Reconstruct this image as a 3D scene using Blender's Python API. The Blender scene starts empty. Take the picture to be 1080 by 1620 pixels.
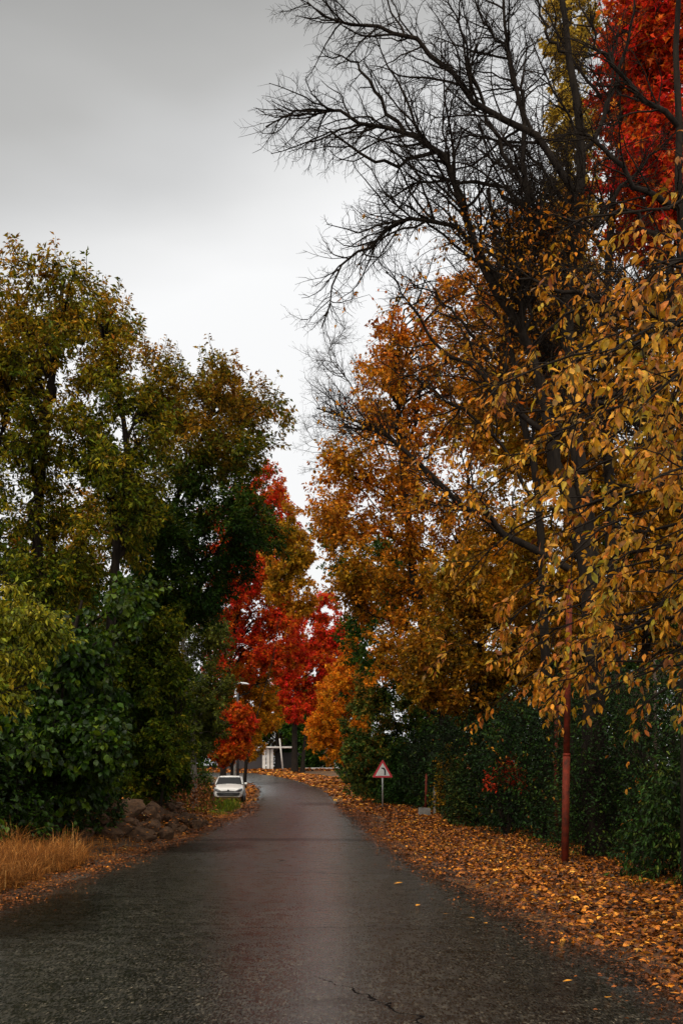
import bpy, bmesh, math
import numpy as np
from mathutils import Vector, Matrix
S = bpy.context.scene
COL = S.collection
R_ = math.radians
# ------------------------------------------------------------------ camera
F = 1800.0; EYE = 1.6
cam = bpy.data.cameras.new('camera'); cob = bpy.data.objects.new('camera', cam); COL.objects.link(cob)
cob.location = (0, 0, EYE); cob.rotation_euler = (R_(90), 0, 0)
cam.sensor_fit = 'HORIZONTAL'; cam.sensor_width = 36; cam.lens = 36 * F / 1080
cam.shift_y = (1225 - 810) / 1080; cam.clip_end = 3000; cam.clip_start = 0.1
S.camera = cob
# ------------------------------------------------------------------ sky and sun
SUN_EL, SUN_AZ = 50, 205
w = bpy.data.worlds.new('World'); S.world = w; w.use_nodes = True
nt = w.node_tree; nt.nodes.clear(); L = nt.links.new
def N(nt, t, **k):
    n = nt.nodes.new(t)
    for a, b in k.items(): setattr(n, a, b)
    return n
out = N(nt, 'ShaderNodeOutputWorld'); bg = N(nt, 'ShaderNodeBackground'); bg2 = N(nt, 'ShaderNodeBackground')
sky = N(nt, 'ShaderNodeTexSky'); sky.sky_type = 'NISHITA'; sky.sun_disc = False
sky.sun_elevation = R_(SUN_EL); sky.sun_rotation = R_(SUN_AZ); sky.air_density = 1.5; sky.dust_density = 4
L(sky.outputs[0], bg.inputs[0]); bg.inputs[1].default_value = 0.10
tc = N(nt, 'ShaderNodeTexCoord'); mp = N(nt, 'ShaderNodeMapping'); mp.inputs['Scale'].default_value = (1.2, 1.2, 3.2)
mp.inputs['Location'].default_value = (0.3, 1.1, 0.35)
nz = N(nt, 'ShaderNodeTexNoise'); nz.inputs['Scale'].default_value = 1.6; nz.inputs['Detail'].default_value = 5; nz.inputs['Roughness'].default_value = 0.42
L(tc.outputs['Generated'], mp.inputs[0]); L(mp.outputs[0], nz.inputs[0])
sx = N(nt, 'ShaderNodeSeparateXYZ'); L(tc.outputs['Generated'], sx.inputs[0])
m1 = N(nt, 'ShaderNodeMath', operation='MULTIPLY_ADD'); L(nz.outputs[0], m1.inputs[0]); m1.inputs[1].default_value = 0.30
L(sx.outputs['Z'], m1.inputs[2])
m2 = N(nt, 'ShaderNodeMath', operation='MULTIPLY_ADD'); L(sx.outputs['X'], m2.inputs[0]); m2.inputs[1].default_value = -0.16; L(m1.outputs[0], m2.inputs[2])
cr = N(nt, 'ShaderNodeValToRGB'); L(m2.outputs[0], cr.inputs[0])
def ramp(cr, stops):
    e = cr.color_ramp.elements
    while len(e) > 1: e.remove(e[-1])
    e[0].position = stops[0][0]; e[0].color = (*stops[0][1], 1)
    for p, c in stops[1:]:
        x = e.new(p); x.color = (*c, 1)
SKYSTOPS = [(0.0, (.95, .95, .95)), (0.54, (1.02, 1.02, 1.02)), (0.59, (.86, .86, .855)), (0.635, (.68, .68, .675)), (0.69, (.53, .525, .51)), (0.76, (.41, .405, .39)), (0.81, (.33, .325, .31)), (0.87, (.50, .48, .45)), (1.0, (1.9, 1.78, 1.6))]
ramp(cr, SKYSTOPS)
# unseen sky behind the camera, brightened as added fill on camera-facing leaves
mb = N(nt, 'ShaderNodeMath', operation='MULTIPLY', use_clamp=True); L(sx.outputs['Y'], mb.inputs[0]); mb.inputs[1].default_value = -1.3
ma_ = N(nt, 'ShaderNodeMath', operation='MULTIPLY_ADD'); L(mb.outputs[0], ma_.inputs[0]); ma_.inputs[1].default_value = 1.1; ma_.inputs[2].default_value = 1.0
L(cr.outputs[0], bg2.inputs[0]); L(ma_.outputs[0], bg2.inputs[1])
mx = N(nt, 'ShaderNodeMixShader'); mx.inputs[0].default_value = 0.93
L(bg.outputs[0], mx.inputs[1]); L(bg2.outputs[0], mx.inputs[2]); L(mx.outputs[0], out.inputs[0])
sl = bpy.data.lights.new('sun', 'SUN'); so = bpy.data.objects.new('sun', sl); COL.objects.link(so)
sl.energy = 1.5; sl.angle = R_(16); sl.color = (1, .95, .87)
az = R_(SUN_AZ); el = R_(SUN_EL)
sd = Vector((math.sin(az) * math.cos(el), math.cos(az) * math.cos(el), math.sin(el)))
so.rotation_euler = sd.to_track_quat('Z', 'Y').to_euler()
S.view_settings.view_transform = 'Standard'; S.view_settings.look = 'None'; S.view_settings.gamma = 1
S.view_settings.exposure = 0.0
S.cycles.max_bounces = 5; S.cycles.diffuse_bounces = 3; S.cycles.glossy_bounces = 2; S.cycles.transmission_bounces = 3; S.cycles.transparent_max_bounces = 4
# ------------------------------------------------------------------ helpers
def at(px, py, Y): return np.array(((px - 540) / F * Y, Y, EYE + (1225 - py) / F * Y))
def tag(o, label=None, cat=None, group=None, kind=None):
    if label: o['label'] = label
    if cat: o['category'] = cat
    if group: o['group'] = group
    if kind: o['kind'] = kind
    return o
def empty(name, loc, label, cat, group=None, rz=0):
    o = bpy.data.objects.new(name, None); COL.objects.link(o); o.location = loc; o.rotation_euler = (0, 0, rz)
    o.empty_display_size = .2
    return tag(o, label, cat, group)
def npmesh(name, V, Fc, mat, parent=None, hue=None, smooth=False, sel=None, loc=None):
    """V (n,3) float, Fc (m,k) int"""
    me = bpy.data.meshes.new(name)
    V = np.asarray(V, np.float32)
    if parent is not None and loc is None:
        V = V - np.array(parent.location, np.float32)
    if loc is not None: V = V - np.array(loc, np.float32)
    k = Fc.shape[1]; m = len(Fc)
    me.vertices.add(len(V)); me.vertices.foreach_set('co', V.ravel())
    me.loops.add(m * k); me.loops.foreach_set('vertex_index', np.ascontiguousarray(Fc, np.int32).ravel())
    me.polygons.add(m); me.polygons.foreach_set('loop_start', np.arange(0, m * k, k, dtype=np.int32))
    if smooth: me.polygons.foreach_set('use_smooth', np.ones(m, bool))
    if hue is not None:
        a = me.attributes.new('hue', 'FLOAT', 'POINT'); a.data.foreach_set('value', np.asarray(hue[0], np.float32))
        a = me.attributes.new('val', 'FLOAT', 'POINT'); a.data.foreach_set('value', np.asarray(hue[1], np.float32))
    me.update(); me.validate()
    me.materials.append(mat)
    o = bpy.data.objects.new(name, me); COL.objects.link(o)
    if parent is not None: o.parent = parent
    if loc is not None: o.location = loc
    return o
def norm(v): return v / np.maximum(np.linalg.norm(v, axis=-1, keepdims=True), 1e-9)
def tubes(P, R, sides):
    """P (M,K,3), R (M,K) -> verts, quads"""
    M, K, _ = P.shape
    T = norm(np.gradient(P, axis=1))
    D = norm(P[:, -1] - P[:, 0]); ax = np.zeros((M, 3)); ax[np.arange(M), np.argmin(np.abs(D), 1)] = 1
    U = norm(np.cross(T, ax[:, None, :])); W = np.cross(T, U)
    a = np.arange(sides) * 2 * np.pi / sides
    V = P[:, :, None, :] + R[:, :, None, None] * (U[:, :, None, :] * np.cos(a)[None, None, :, None] + W[:, :, None, :] * np.sin(a)[None, None, :, None])
    idx = np.arange(M * K * sides).reshape(M, K, sides)
    a0 = idx[:, :-1, :]; a1 = idx[:, 1:, :]
    Q = np.stack([a0, np.roll(a0, -1, 2), np.roll(a1, -1, 2), a1], -1).reshape(-1, 4)
    return V.reshape(-1, 3), Q
def join(parts):
    Vs, Fs = [], []; n = 0
    for V, Fc in parts:
        Vs.append(V); Fs.append(Fc + n); n += len(V)
    return np.concatenate(Vs), np.concatenate(Fs)
def resample(pts, K):
    pts = np.asarray(pts, float)
    # catmull-rom through points
    n = len(pts); ext = np.vstack([2 * pts[0] - pts[1], pts, 2 * pts[-1] - pts[-2]])
    o = []
    for u in np.linspace(0, n - 1, K):
        i = min(int(u), n - 2); t = u - i
        p0, p1, p2, p3 = ext[i:i + 4]
        o.append(.5 * ((2 * p1) + (-p0 + p2) * t + (2 * p0 - 5 * p1 + 4 * p2 - p3) * t * t + (-p0 + 3 * p1 - 3 * p2 + p3) * t ** 3))
    return np.array(o)
def interp(P, idx, t):
    K = P.shape[1]; u = t * (K - 1); i = np.minimum(u.astype(int), K - 2); f = (u - i)[:, None]
    a = P[idx, i]; b = P[idx, i + 1]
    return a * (1 - f) + b * f, norm(b - a)
def interpR(R, idx, t):
    K = R.shape[1]; u = t * (K - 1); i = np.minimum(u.astype(int), K - 2); f = u - i
    return R[idx, i] * (1 - f) + R[idx, i + 1] * f
def lengths(P): return np.linalg.norm(np.diff(P, axis=1), axis=2).sum(1)
def sprout(rng, P, R, n, t0=.2, t1=1., ang=(35, 65), ratio=.45, K=6, wander=.22, trop=(0, 0, .1), lmin=.15, lmax=9, rk=.011, rmin=.003, power=1.0):
    Lp = lengths(P); w_ = Lp ** power; idx = rng.choice(len(P), n, p=w_ / w_.sum())
    t = rng.uniform(t0, t1, n)
    s, T = interp(P, idx, t)
    a = np.radians(rng.uniform(*ang, n)); rv = norm(rng.normal(size=(n, 3))); pv = norm(np.cross(T, rv))
    d = T * np.cos(a)[:, None] + pv * np.sin(a)[:, None]
    Ln = np.clip(ratio * Lp[idx] * (1.15 - .75 * t) * rng.uniform(.6, 1.25, n), lmin, lmax)
    r0 = np.maximum(np.minimum(interpR(R, idx, t) * .75, Ln * rk + rmin), rmin)
    pts = [s]; st = Ln / (K - 1); trop = np.array(trop)
    for k in range(K - 1):
        d = norm(d + rng.normal(size=(n, 3)) * wander + trop * (1 + .4 * k))
        pts.append(pts[-1] + d * st[:, None])
    P2 = np.stack(pts, 1)
    R2 = r0[:, None] * np.linspace(1, .3, K)[None, :]
    R2 = np.maximum(R2, rmin * .6)
    return P2, R2
# leaf templates: x along, y across, z up
LEAF = {
 'fold': (np.array([(0, 0, 0), (.42, .5, .12), (1, 0, -.12), (.42, -.5, .12)]), np.array([(0, 2, 1), (0, 3, 2)])),
 'ovate': (np.array([(0, 0, 0), (.22, .36, .07), (.55, .5, .10), (.84, .24, .0), (1.04, 0, -.14), (.84, -.24, .0), (.55, -.5, .10), (.22, -.36, .07), (.36, 0, .03), (.72, 0, .0)]),
   np.array([(0, 8, 1), (1, 8, 2), (2, 8, 9), (2, 9, 3), (3, 9, 4), (4, 9, 5), (5, 9, 6), (6, 9, 8), (6, 8, 7), (7, 8, 0)])),
 'star': (np.array([(0, 0, 0), (.30, .55, .1), (.45, .2, .0), (1, 0, -.12), (.45, -.2, .0), (.30, -.55, .1)]), np.array([(0, 2, 1), (0, 3, 2), (0, 4, 3), (0, 5, 4)])),
}
def leafmesh(rng, pos, d, up, size, width, kind):
    """pos (n,3), d direction, up approx normal; size (n,)"""
    T, Fc = LEAF[kind]; n = len(pos); k = len(T)
    d = norm(d); y = norm(np.cross(up, d)); z = np.cross(d, y)
    cu = rng.uniform(.2, 1.6, n)[:, None, None]
    V = pos[:, None, :] + size[:, None, None] * (d[:, None, :] * T[None, :, 0:1] + y[:, None, :] * (T[None, :, 1:2] * width) + z[:, None, :] * T[None, :, 2:3] * cu)
    Fa = (Fc[None] + (np.arange(n) * k)[:, None, None]).reshape(-1, 3)
    return V.reshape(-1, 3), Fa, k
def leaves_on(rng, P, n, size, width=.5, kind='fold', droop=.5, hue=(.5, .25), zh=None, t0=.1, petiole=.25, upj=.7, clump=.5):
    """scatter n leaves on twigs P; returns V,F,hue,val"""
    Lp = lengths(P); idx = rng.choice(len(P), n, p=Lp / Lp.sum())
    t = rng.uniform(t0, 1, n); s, T = interp(P, idx, t)
    r = norm(rng.normal(size=(n, 3))); side = norm(np.cross(T, r))
    d = norm(T * rng.uniform(.2, .9, n)[:, None] + side + np.array((0, 0, -droop)) * rng.uniform(.3, 1.6, n)[:, None])
    sz = size * rng.uniform(.55, 1.4, n)
    pos = s + d * (sz * petiole)[:, None]
    up = norm(np.array((0, 0, 1.)) + rng.normal(size=(n, 3)) * upj)
    V, Fc, k = leafmesh(rng, pos, d, up, sz, width, kind)
    tw = rng.uniform(-1, 1, len(P))[idx]
    h = hue[0] + hue[1] * (clump * tw + (1 - clump) * rng.uniform(-1, 1, n))
    if zh is not None:   # (z0, z1, delta): hue shift with height
        h = h + zh[2] * np.clip((s[:, 2] - zh[0]) / (zh[1] - zh[0]), 0, 1)
    return V, Fc, np.repeat(np.clip(h, 0, 1), k), np.repeat(rng.uniform(0, 1, n), k)
# ------------------------------------------------------------------ materials
def newmat(name):
    m = bpy.data.materials.new(name); m.use_nodes = True; nt = m.node_tree; nt.nodes.clear()
    o = N(nt, 'ShaderNodeOutputMaterial'); return m, nt, o
def leafmat(name, stops, rough=.6, transl=.28, spec=.14, noise=.5, vmin=.28, vmax=1.55):
    m, nt, o = newmat(name); L = nt.links.new
    a = N(nt, 'ShaderNodeAttribute', attribute_name='hue'); b = N(nt, 'ShaderNodeAttribute', attribute_name='val')
    tc = N(nt, 'ShaderNodeTexCoord'); nz = N(nt, 'ShaderNodeTexNoise'); nz.inputs['Scale'].default_value = noise; nz.inputs['Detail'].default_value = 2
    L(tc.outputs['Object'], nz.inputs[0])
    ma = N(nt, 'ShaderNodeMath', operation='MULTIPLY_ADD'); L(nz.outputs[0], ma.inputs[0]); ma.inputs[1].default_value = .9; ma.inputs[2].default_value = -.45
    ad = N(nt, 'ShaderNodeMath', operation='ADD'); L(a.outputs['Fac'], ad.inputs[0]); L(ma.outputs[0], ad.inputs[1])
    cr = N(nt, 'ShaderNodeValToRGB'); ramp(cr, stops); L(ad.outputs[0], cr.inputs[0])
    mr = N(nt, 'ShaderNodeMapRange'); L(b.outputs['Fac'], mr.inputs[0]); mr.inputs[3].default_value = vmin; mr.inputs[4].default_value = vmax
    # blotches on the blade
    n2 = N(nt, 'ShaderNodeTexNoise'); n2.inputs['Scale'].default_value = 28; n2.inputs['Detail'].default_value = 3; L(tc.outputs['Object'], n2.inputs[0])
    m3 = N(nt, 'ShaderNodeMapRange'); L(n2.outputs[0], m3.inputs[0]); m3.inputs[1].default_value = .3; m3.inputs[2].default_value = .7; m3.inputs[3].default_value = .5; m3.inputs[4].default_value = 1.2
    m4 = N(nt, 'ShaderNodeMath', operation='MULTIPLY'); L(mr.outputs[0], m4.inputs[0]); L(m3.outputs[0], m4.inputs[1])
    vm = N(nt, 'ShaderNodeVectorMath', operation='SCALE'); L(cr.outputs[0], vm.inputs[0]); L(m4.outputs[0], vm.inputs['Scale'])
    p = N(nt, 'ShaderNodeBsdfPrincipled'); L(vm.outputs[0], p.inputs['Base Color']); p.inputs['Roughness'].default_value = rough
    p.inputs['Specular IOR Level'].default_value = spec
    t = N(nt, 'ShaderNodeBsdfTranslucent'); L(vm.outputs[0], t.inputs[0])
    mx = N(nt, 'ShaderNodeMixShader'); mx.inputs[0].default_value = transl
    L(p.outputs[0], mx.inputs[1]); L(t.outputs[0], mx.inputs[2]); L(mx.outputs[0], o.inputs[0])
    return m
def simple(name, c, rough=.6, metal=0, nscale=0, namp=.3, bump=0, spec=.5, c2=None, coat=0):
    m, nt, o = newmat(name); L = nt.links.new
    p = N(nt, 'ShaderNodeBsdfPrincipled'); p.inputs['Roughness'].default_value = rough; p.inputs['Metallic'].default_value = metal
    p.inputs['Specular IOR Level'].default_value = spec; p.inputs['Coat Weight'].default_value = coat
    p.inputs['Base Color'].default_value = (*c, 1)
    if nscale:
        tc = N(nt, 'ShaderNodeTexCoord'); nz = N(nt, 'ShaderNodeTexNoise'); nz.inputs['Scale'].default_value = nscale; nz.inputs['Detail'].default_value = 6
        nz.inputs['Roughness'].default_value = .65
        L(tc.outputs['Object'], nz.inputs[0]); cr = N(nt, 'ShaderNodeValToRGB')
        c2 = c2 or tuple(x * (1 - namp) for x in c)
        ramp(cr, [(.35, c), (.65, c2)]); L(nz.outputs[0], cr.inputs[0]); L(cr.outputs[0], p.inputs['Base Color'])
        if bump:
            b = N(nt, 'ShaderNodeBump'); b.inputs['Strength'].default_value = bump; b.inputs['Distance'].default_value = .03; L(nz.outputs[0], b.inputs['Height']); L(b.outputs[0], p.inputs['Normal'])
    L(p.outputs[0], o.inputs[0]); return m
def barkmat(name, c, c2, sc=6):
    m, nt, o = newmat(name); L = nt.links.new
    p = N(nt, 'ShaderNodeBsdfPrincipled'); p.inputs['Roughness'].default_value = .85; p.inputs['Specular IOR Level'].default_value = .08
    tc = N(nt, 'ShaderNodeTexCoord'); mp = N(nt, 'ShaderNodeMapping'); mp.inputs['Scale'].default_value = (sc, sc, sc * .22); L(tc.outputs['Object'], mp.inputs[0])
    nz = N(nt, 'ShaderNodeTexNoise'); nz.inputs['Scale'].default_value = 1.5; nz.inputs['Detail'].default_value = 6; nz.inputs['Roughness'].default_value = .7; L(mp.outputs[0], nz.inputs[0])
    cr = N(nt, 'ShaderNodeValToRGB'); ramp(cr, [(.35, c), (.68, c2)]); L(nz.outputs[0], cr.inputs[0]); L(cr.outputs[0], p.inputs['Base Color'])
    b = N(nt, 'ShaderNodeBump'); b.inputs['Strength'].default_value = .8; b.inputs['Distance'].default_value = .04; L(nz.outputs[0], b.inputs['Height']); L(b.outputs[0], p.inputs['Normal'])
    L(p.outputs[0], o.inputs[0]); return m
BARK = barkmat('bark', (.007, .005, .004), (.026, .019, .013))
BARKG = barkmat('bark_grey', (.015, .012, .010), (.06, .05, .04))
BARKP = barkmat('bark_pale', (.06, .055, .045), (.30, .27, .22))
# ramps from green (0) to brown/orange (1)
OLIVE = leafmat('leaf_olive', [(0, (.030, .065, .003)), (.3, (.10, .13, .004)), (.5, (.26, .22, .008)), (.72, (.42, .22, .008)), (1, (.42, .12, .008))])
GREEN = leafmat('leaf_green', [(0, (.010, .035, .003)), (.4, (.030, .080, .004)), (.75, (.12, .16, .008)), (1, (.34, .24, .012))])
BROAD = leafmat('leaf_broad', [(0, (.008, .024, .002)), (.4, (.030, .068, .003)), (.8, (.12, .16, .005)), (1, (.32, .26, .01))], rough=.45, spec=.2)
GREYG = leafmat('leaf_greygreen', [(0, (.040, .065, .008)), (.5, (.12, .14, .014)), (.8, (.26, .22, .02)), (1, (.42, .27, .02))])
GOLD = leafmat('leaf_gold', [(0, (.14, .13, .004)), (.3, (.40, .21, .008)), (.6, (.62, .235, .010)), (.85, (.66, .18, .010)), (1, (.42, .08, .007))], transl=.36)
ORANGE = leafmat('leaf_orange', [(0, (.20, .14, .006)), (.3, (.62, .27, .008)), (.6, (.85, .27, .010)), (1, (.72, .11, .008))], transl=.4)
RED = leafmat('leaf_red', [(0, (.70, .24, .010)), (.22, (.66, .10, .007)), (.5, (.66, .040, .008)), (.75, (.76, .022, .018)), (1, (.85, .045, .045))], transl=.45)
WALNUT = leafmat('leaf_walnut', [(0, (.22, .20, .01)), (.25, (.48, .28, .015)), (.55, (.62, .25, .014)), (.8, (.52, .15, .012)), (1, (.22, .055, .01))], rough=.5, transl=.35, spec=.25)
RUST = leafmat('leaf_rust', [(0, (.05, .07, .005)), (.35, (.30, .16, .006)), (.65, (.46, .17, .007)), (1, (.26, .06, .006))])
DARKG = leafmat('leaf_hedge', [(0, (.004, .012, .002)), (.5, (.010, .030, .004)), (.85, (.030, .070, .008)), (1, (.10, .12, .010))], rough=.5, transl=.1, spec=.12)
LITTER = leafmat('leaf_litter', [(0, (.035, .015, .006)), (.25, (.16, .045, .008)), (.5, (.42, .115, .010)), (.75, (.68, .24, .018)), (.92, (.74, .40, .05)), (1, (.72, .52, .16))], rough=.5, transl=.08, noise=.8, spec=.25)
STRAW = leafmat('grass_straw', [(0, (.08, .025, .006)), (.4, (.30, .105, .017)), (.8, (.55, .21, .04)), (1, (.70, .38, .12))], rough=.7, transl=.2, noise=2)
GRASS = leafmat('grass_green', [(0, (.04, .09, .005)), (.5, (.13, .22, .008)), (1, (.36, .33, .02))], rough=.6, transl=.2, noise=2)
# ------------------------------------------------------------------ terrain and road
def gz(Y):
    Y = np.asarray(Y, float); t = np.clip(Y - 62, 0, None)
    s = np.where(t < 16, t * t / 32 * .0245, (t - 8) * .0245)
    top = (152 - 62 - 8) * .0245
    return np.where(Y > 152, top + np.tanh((Y - 152) / 20) * .25, s)
def vnoise(x, y, sc, seed):
    r = np.random.default_rng(seed); G = r.uniform(-1, 1, (64, 64)); u = np.asarray(x) / sc; v = np.asarray(y) / sc
    i = np.floor(u).astype(int); j = np.floor(v).astype(int); f = u - i; g = v - j; f = f * f * (3 - 2 * f); g = g * g * (3 - 2 * g)
    q = lambda a, b: G[a % 64, b % 64]
    return (q(i, j) * (1 - f) + q(i + 1, j) * f) * (1 - g) + (q(i, j + 1) * (1 - f) + q(i + 1, j + 1) * f) * g
LE = [(-4.6, -30), (-4.5, -8), (-4.4, 6), (-4.2, 14), (-4.05, 20), (-3.88, 29), (-3.85, 37), (-3.9, 44), (-4.25, 52), (-4.7, 60), (-5.15, 70), (-5.9, 83), (-7.3, 96), (-9.4, 108), (-12.6, 121), (-17, 130), (-25, 137), (-60, 143), (-160, 150)]
RE = [(3.0, -30), (2.9, -8), (2.55, 6), (1.95, 14), (1.38, 20), (.92, 29), (.72, 37), (.5, 44), (.25, 52), (-.05, 60), (-.5, 70), (-1.3, 83), (-2.7, 96), (-4.2, 108), (-6.5, 121), (-9.6, 134), (-16, 143), (-60, 151), (-160, 158)]
Lc = resample([(*p, 0) for p in LE], 360)[:, :2]; Rc = resample([(*p, 0) for p in RE], 360)[:, :2]
Ln_ = np.interp(np.arange(-40, 160, .5), Lc[:, 1], Lc[:, 0]); 
def xl(Y): return np.interp(Y, Lc[:, 1], Lc[:, 0])
def xr(Y): return np.interp(Y, Rc[:, 1], Rc[:, 0])
def off(x, Y):
    """signed distance outside the road (positive off the road), both sides"""
    return np.maximum(xl(Y) - x, x - xr(Y))
def ground_z(x, Y):
    x = np.asarray(x, float); Y = np.asarray(Y, float)
    d = off(x, Y); s = np.clip(d / 1.6, 0, 1); s = s * s * (3 - 2 * s)
    b = gz(Y) + s * (.05 + .07 * vnoise(x, Y, 1.3, 3) + .03 * vnoise(x, Y, .45, 4))
    far = np.clip((d - 5) / 20, 0, 1)
    b = b + far * (.5 * vnoise(x, Y, 14, 5) + .3)
    left = np.clip((xl(Y) - x - .8) / 3, 0, 1) * np.clip((70 - Y) / 20, 0, 1)
    b = b + left * .22
    b = b + .42 * np.exp(-((x + 5.5) / .75) ** 2 - ((Y - 30.5) / 5.2) ** 4) * (d > .3)
    return np.where(d < .25, b - .035, b)
xs = np.concatenate([np.linspace(-900, -60, 18)[:-1], np.linspace(-60, -14, 24)[:-1], np.linspace(-14, 12, 150)[:-1], np.linspace(12, 60, 26)[:-1], np.linspace(60, 900, 18)])
ys = np.concatenate([np.linspace(-400, -20, 10)[:-1], np.linspace(-20, 70, 300)[:-1], np.linspace(70, 165, 130)[:-1], np.linspace(165, 1800, 30)])
X, Y = np.meshgrid(xs, ys); Z = ground_z(X, Y)
V = np.stack([X, Y, Z], -1).reshape(-1, 3); nx = len(xs); ny = len(ys)
ii = np.arange(nx * ny).reshape(ny, nx); Q = np.stack([ii[:-1, :-1], ii[:-1, 1:], ii[1:, 1:], ii[1:, :-1]], -1).reshape(-1, 4)
def ground_mat():
    m, nt, o = newmat('ground_soil'); L = nt.links.new
    tc = N(nt, 'ShaderNodeTexCoord'); p = N(nt, 'ShaderNodeBsdfPrincipled'); p.inputs['Roughness'].default_value = .8; p.inputs['Specular IOR Level'].default_value = .25
    vo = N(nt, 'ShaderNodeTexVoronoi'); vo.inputs['Scale'].default_value = 16; vo.inputs['Randomness'].default_value = 1; L(tc.outputs['Object'], vo.inputs[0])
    sp = N(nt, 'ShaderNodeSeparateColor'); L(vo.outputs['Color'], sp.inputs[0])
    c1 = N(nt, 'ShaderNodeValToRGB'); ramp(c1, [(0, (.022, .015, .010)), (.35, (.05, .028, .014)), (.7, (.16, .065, .014)), (1, (.30, .13, .025))]); L(sp.outputs[0], c1.inputs[0])
    nz = N(nt, 'ShaderNodeTexNoise'); nz.inputs['Scale'].default_value = 3; nz.inputs['Detail'].default_value = 8; L(tc.outputs['Object'], nz.inputs[0])
    c2 = N(nt, 'ShaderNodeValToRGB'); ramp(c2, [(.3, (.030, .022, .016)), (.7, (.085, .060, .038))]); L(nz.outputs[0], c2.inputs[0])
    n3 = N(nt, 'ShaderNodeTexNoise'); n3.inputs['Scale'].default_value = .7; n3.inputs['Detail'].default_value = 4; L(tc.outputs['Object'], n3.inputs[0])
    c3 = N(nt, 'ShaderNodeValToRGB'); ramp(c3, [(.42, (0, 0, 0)), (.55, (1, 1, 1))]); L(n3.outputs[0], c3.inputs[0])
    mx = N(nt, 'ShaderNodeMix', data_type='RGBA'); L(c3.outputs[0], mx.inputs[0]); L(c2.outputs[0], mx.inputs[6]); L(c1.outputs[0], mx.inputs[7]); L(mx.outputs[2], p.inputs['Base Color'])
    b = N(nt, 'ShaderNodeBump'); b.inputs['Strength'].default_value = .6; b.inputs['Distance'].default_value = .04; L(nz.outputs[0], b.inputs['Height']); L(b.outputs[0], p.inputs['Normal'])
    L(p.outputs[0], o.inputs[0]); return m
tag(npmesh('ground', V, Q, ground_mat(), smooth=True), kind='structure')
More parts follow.
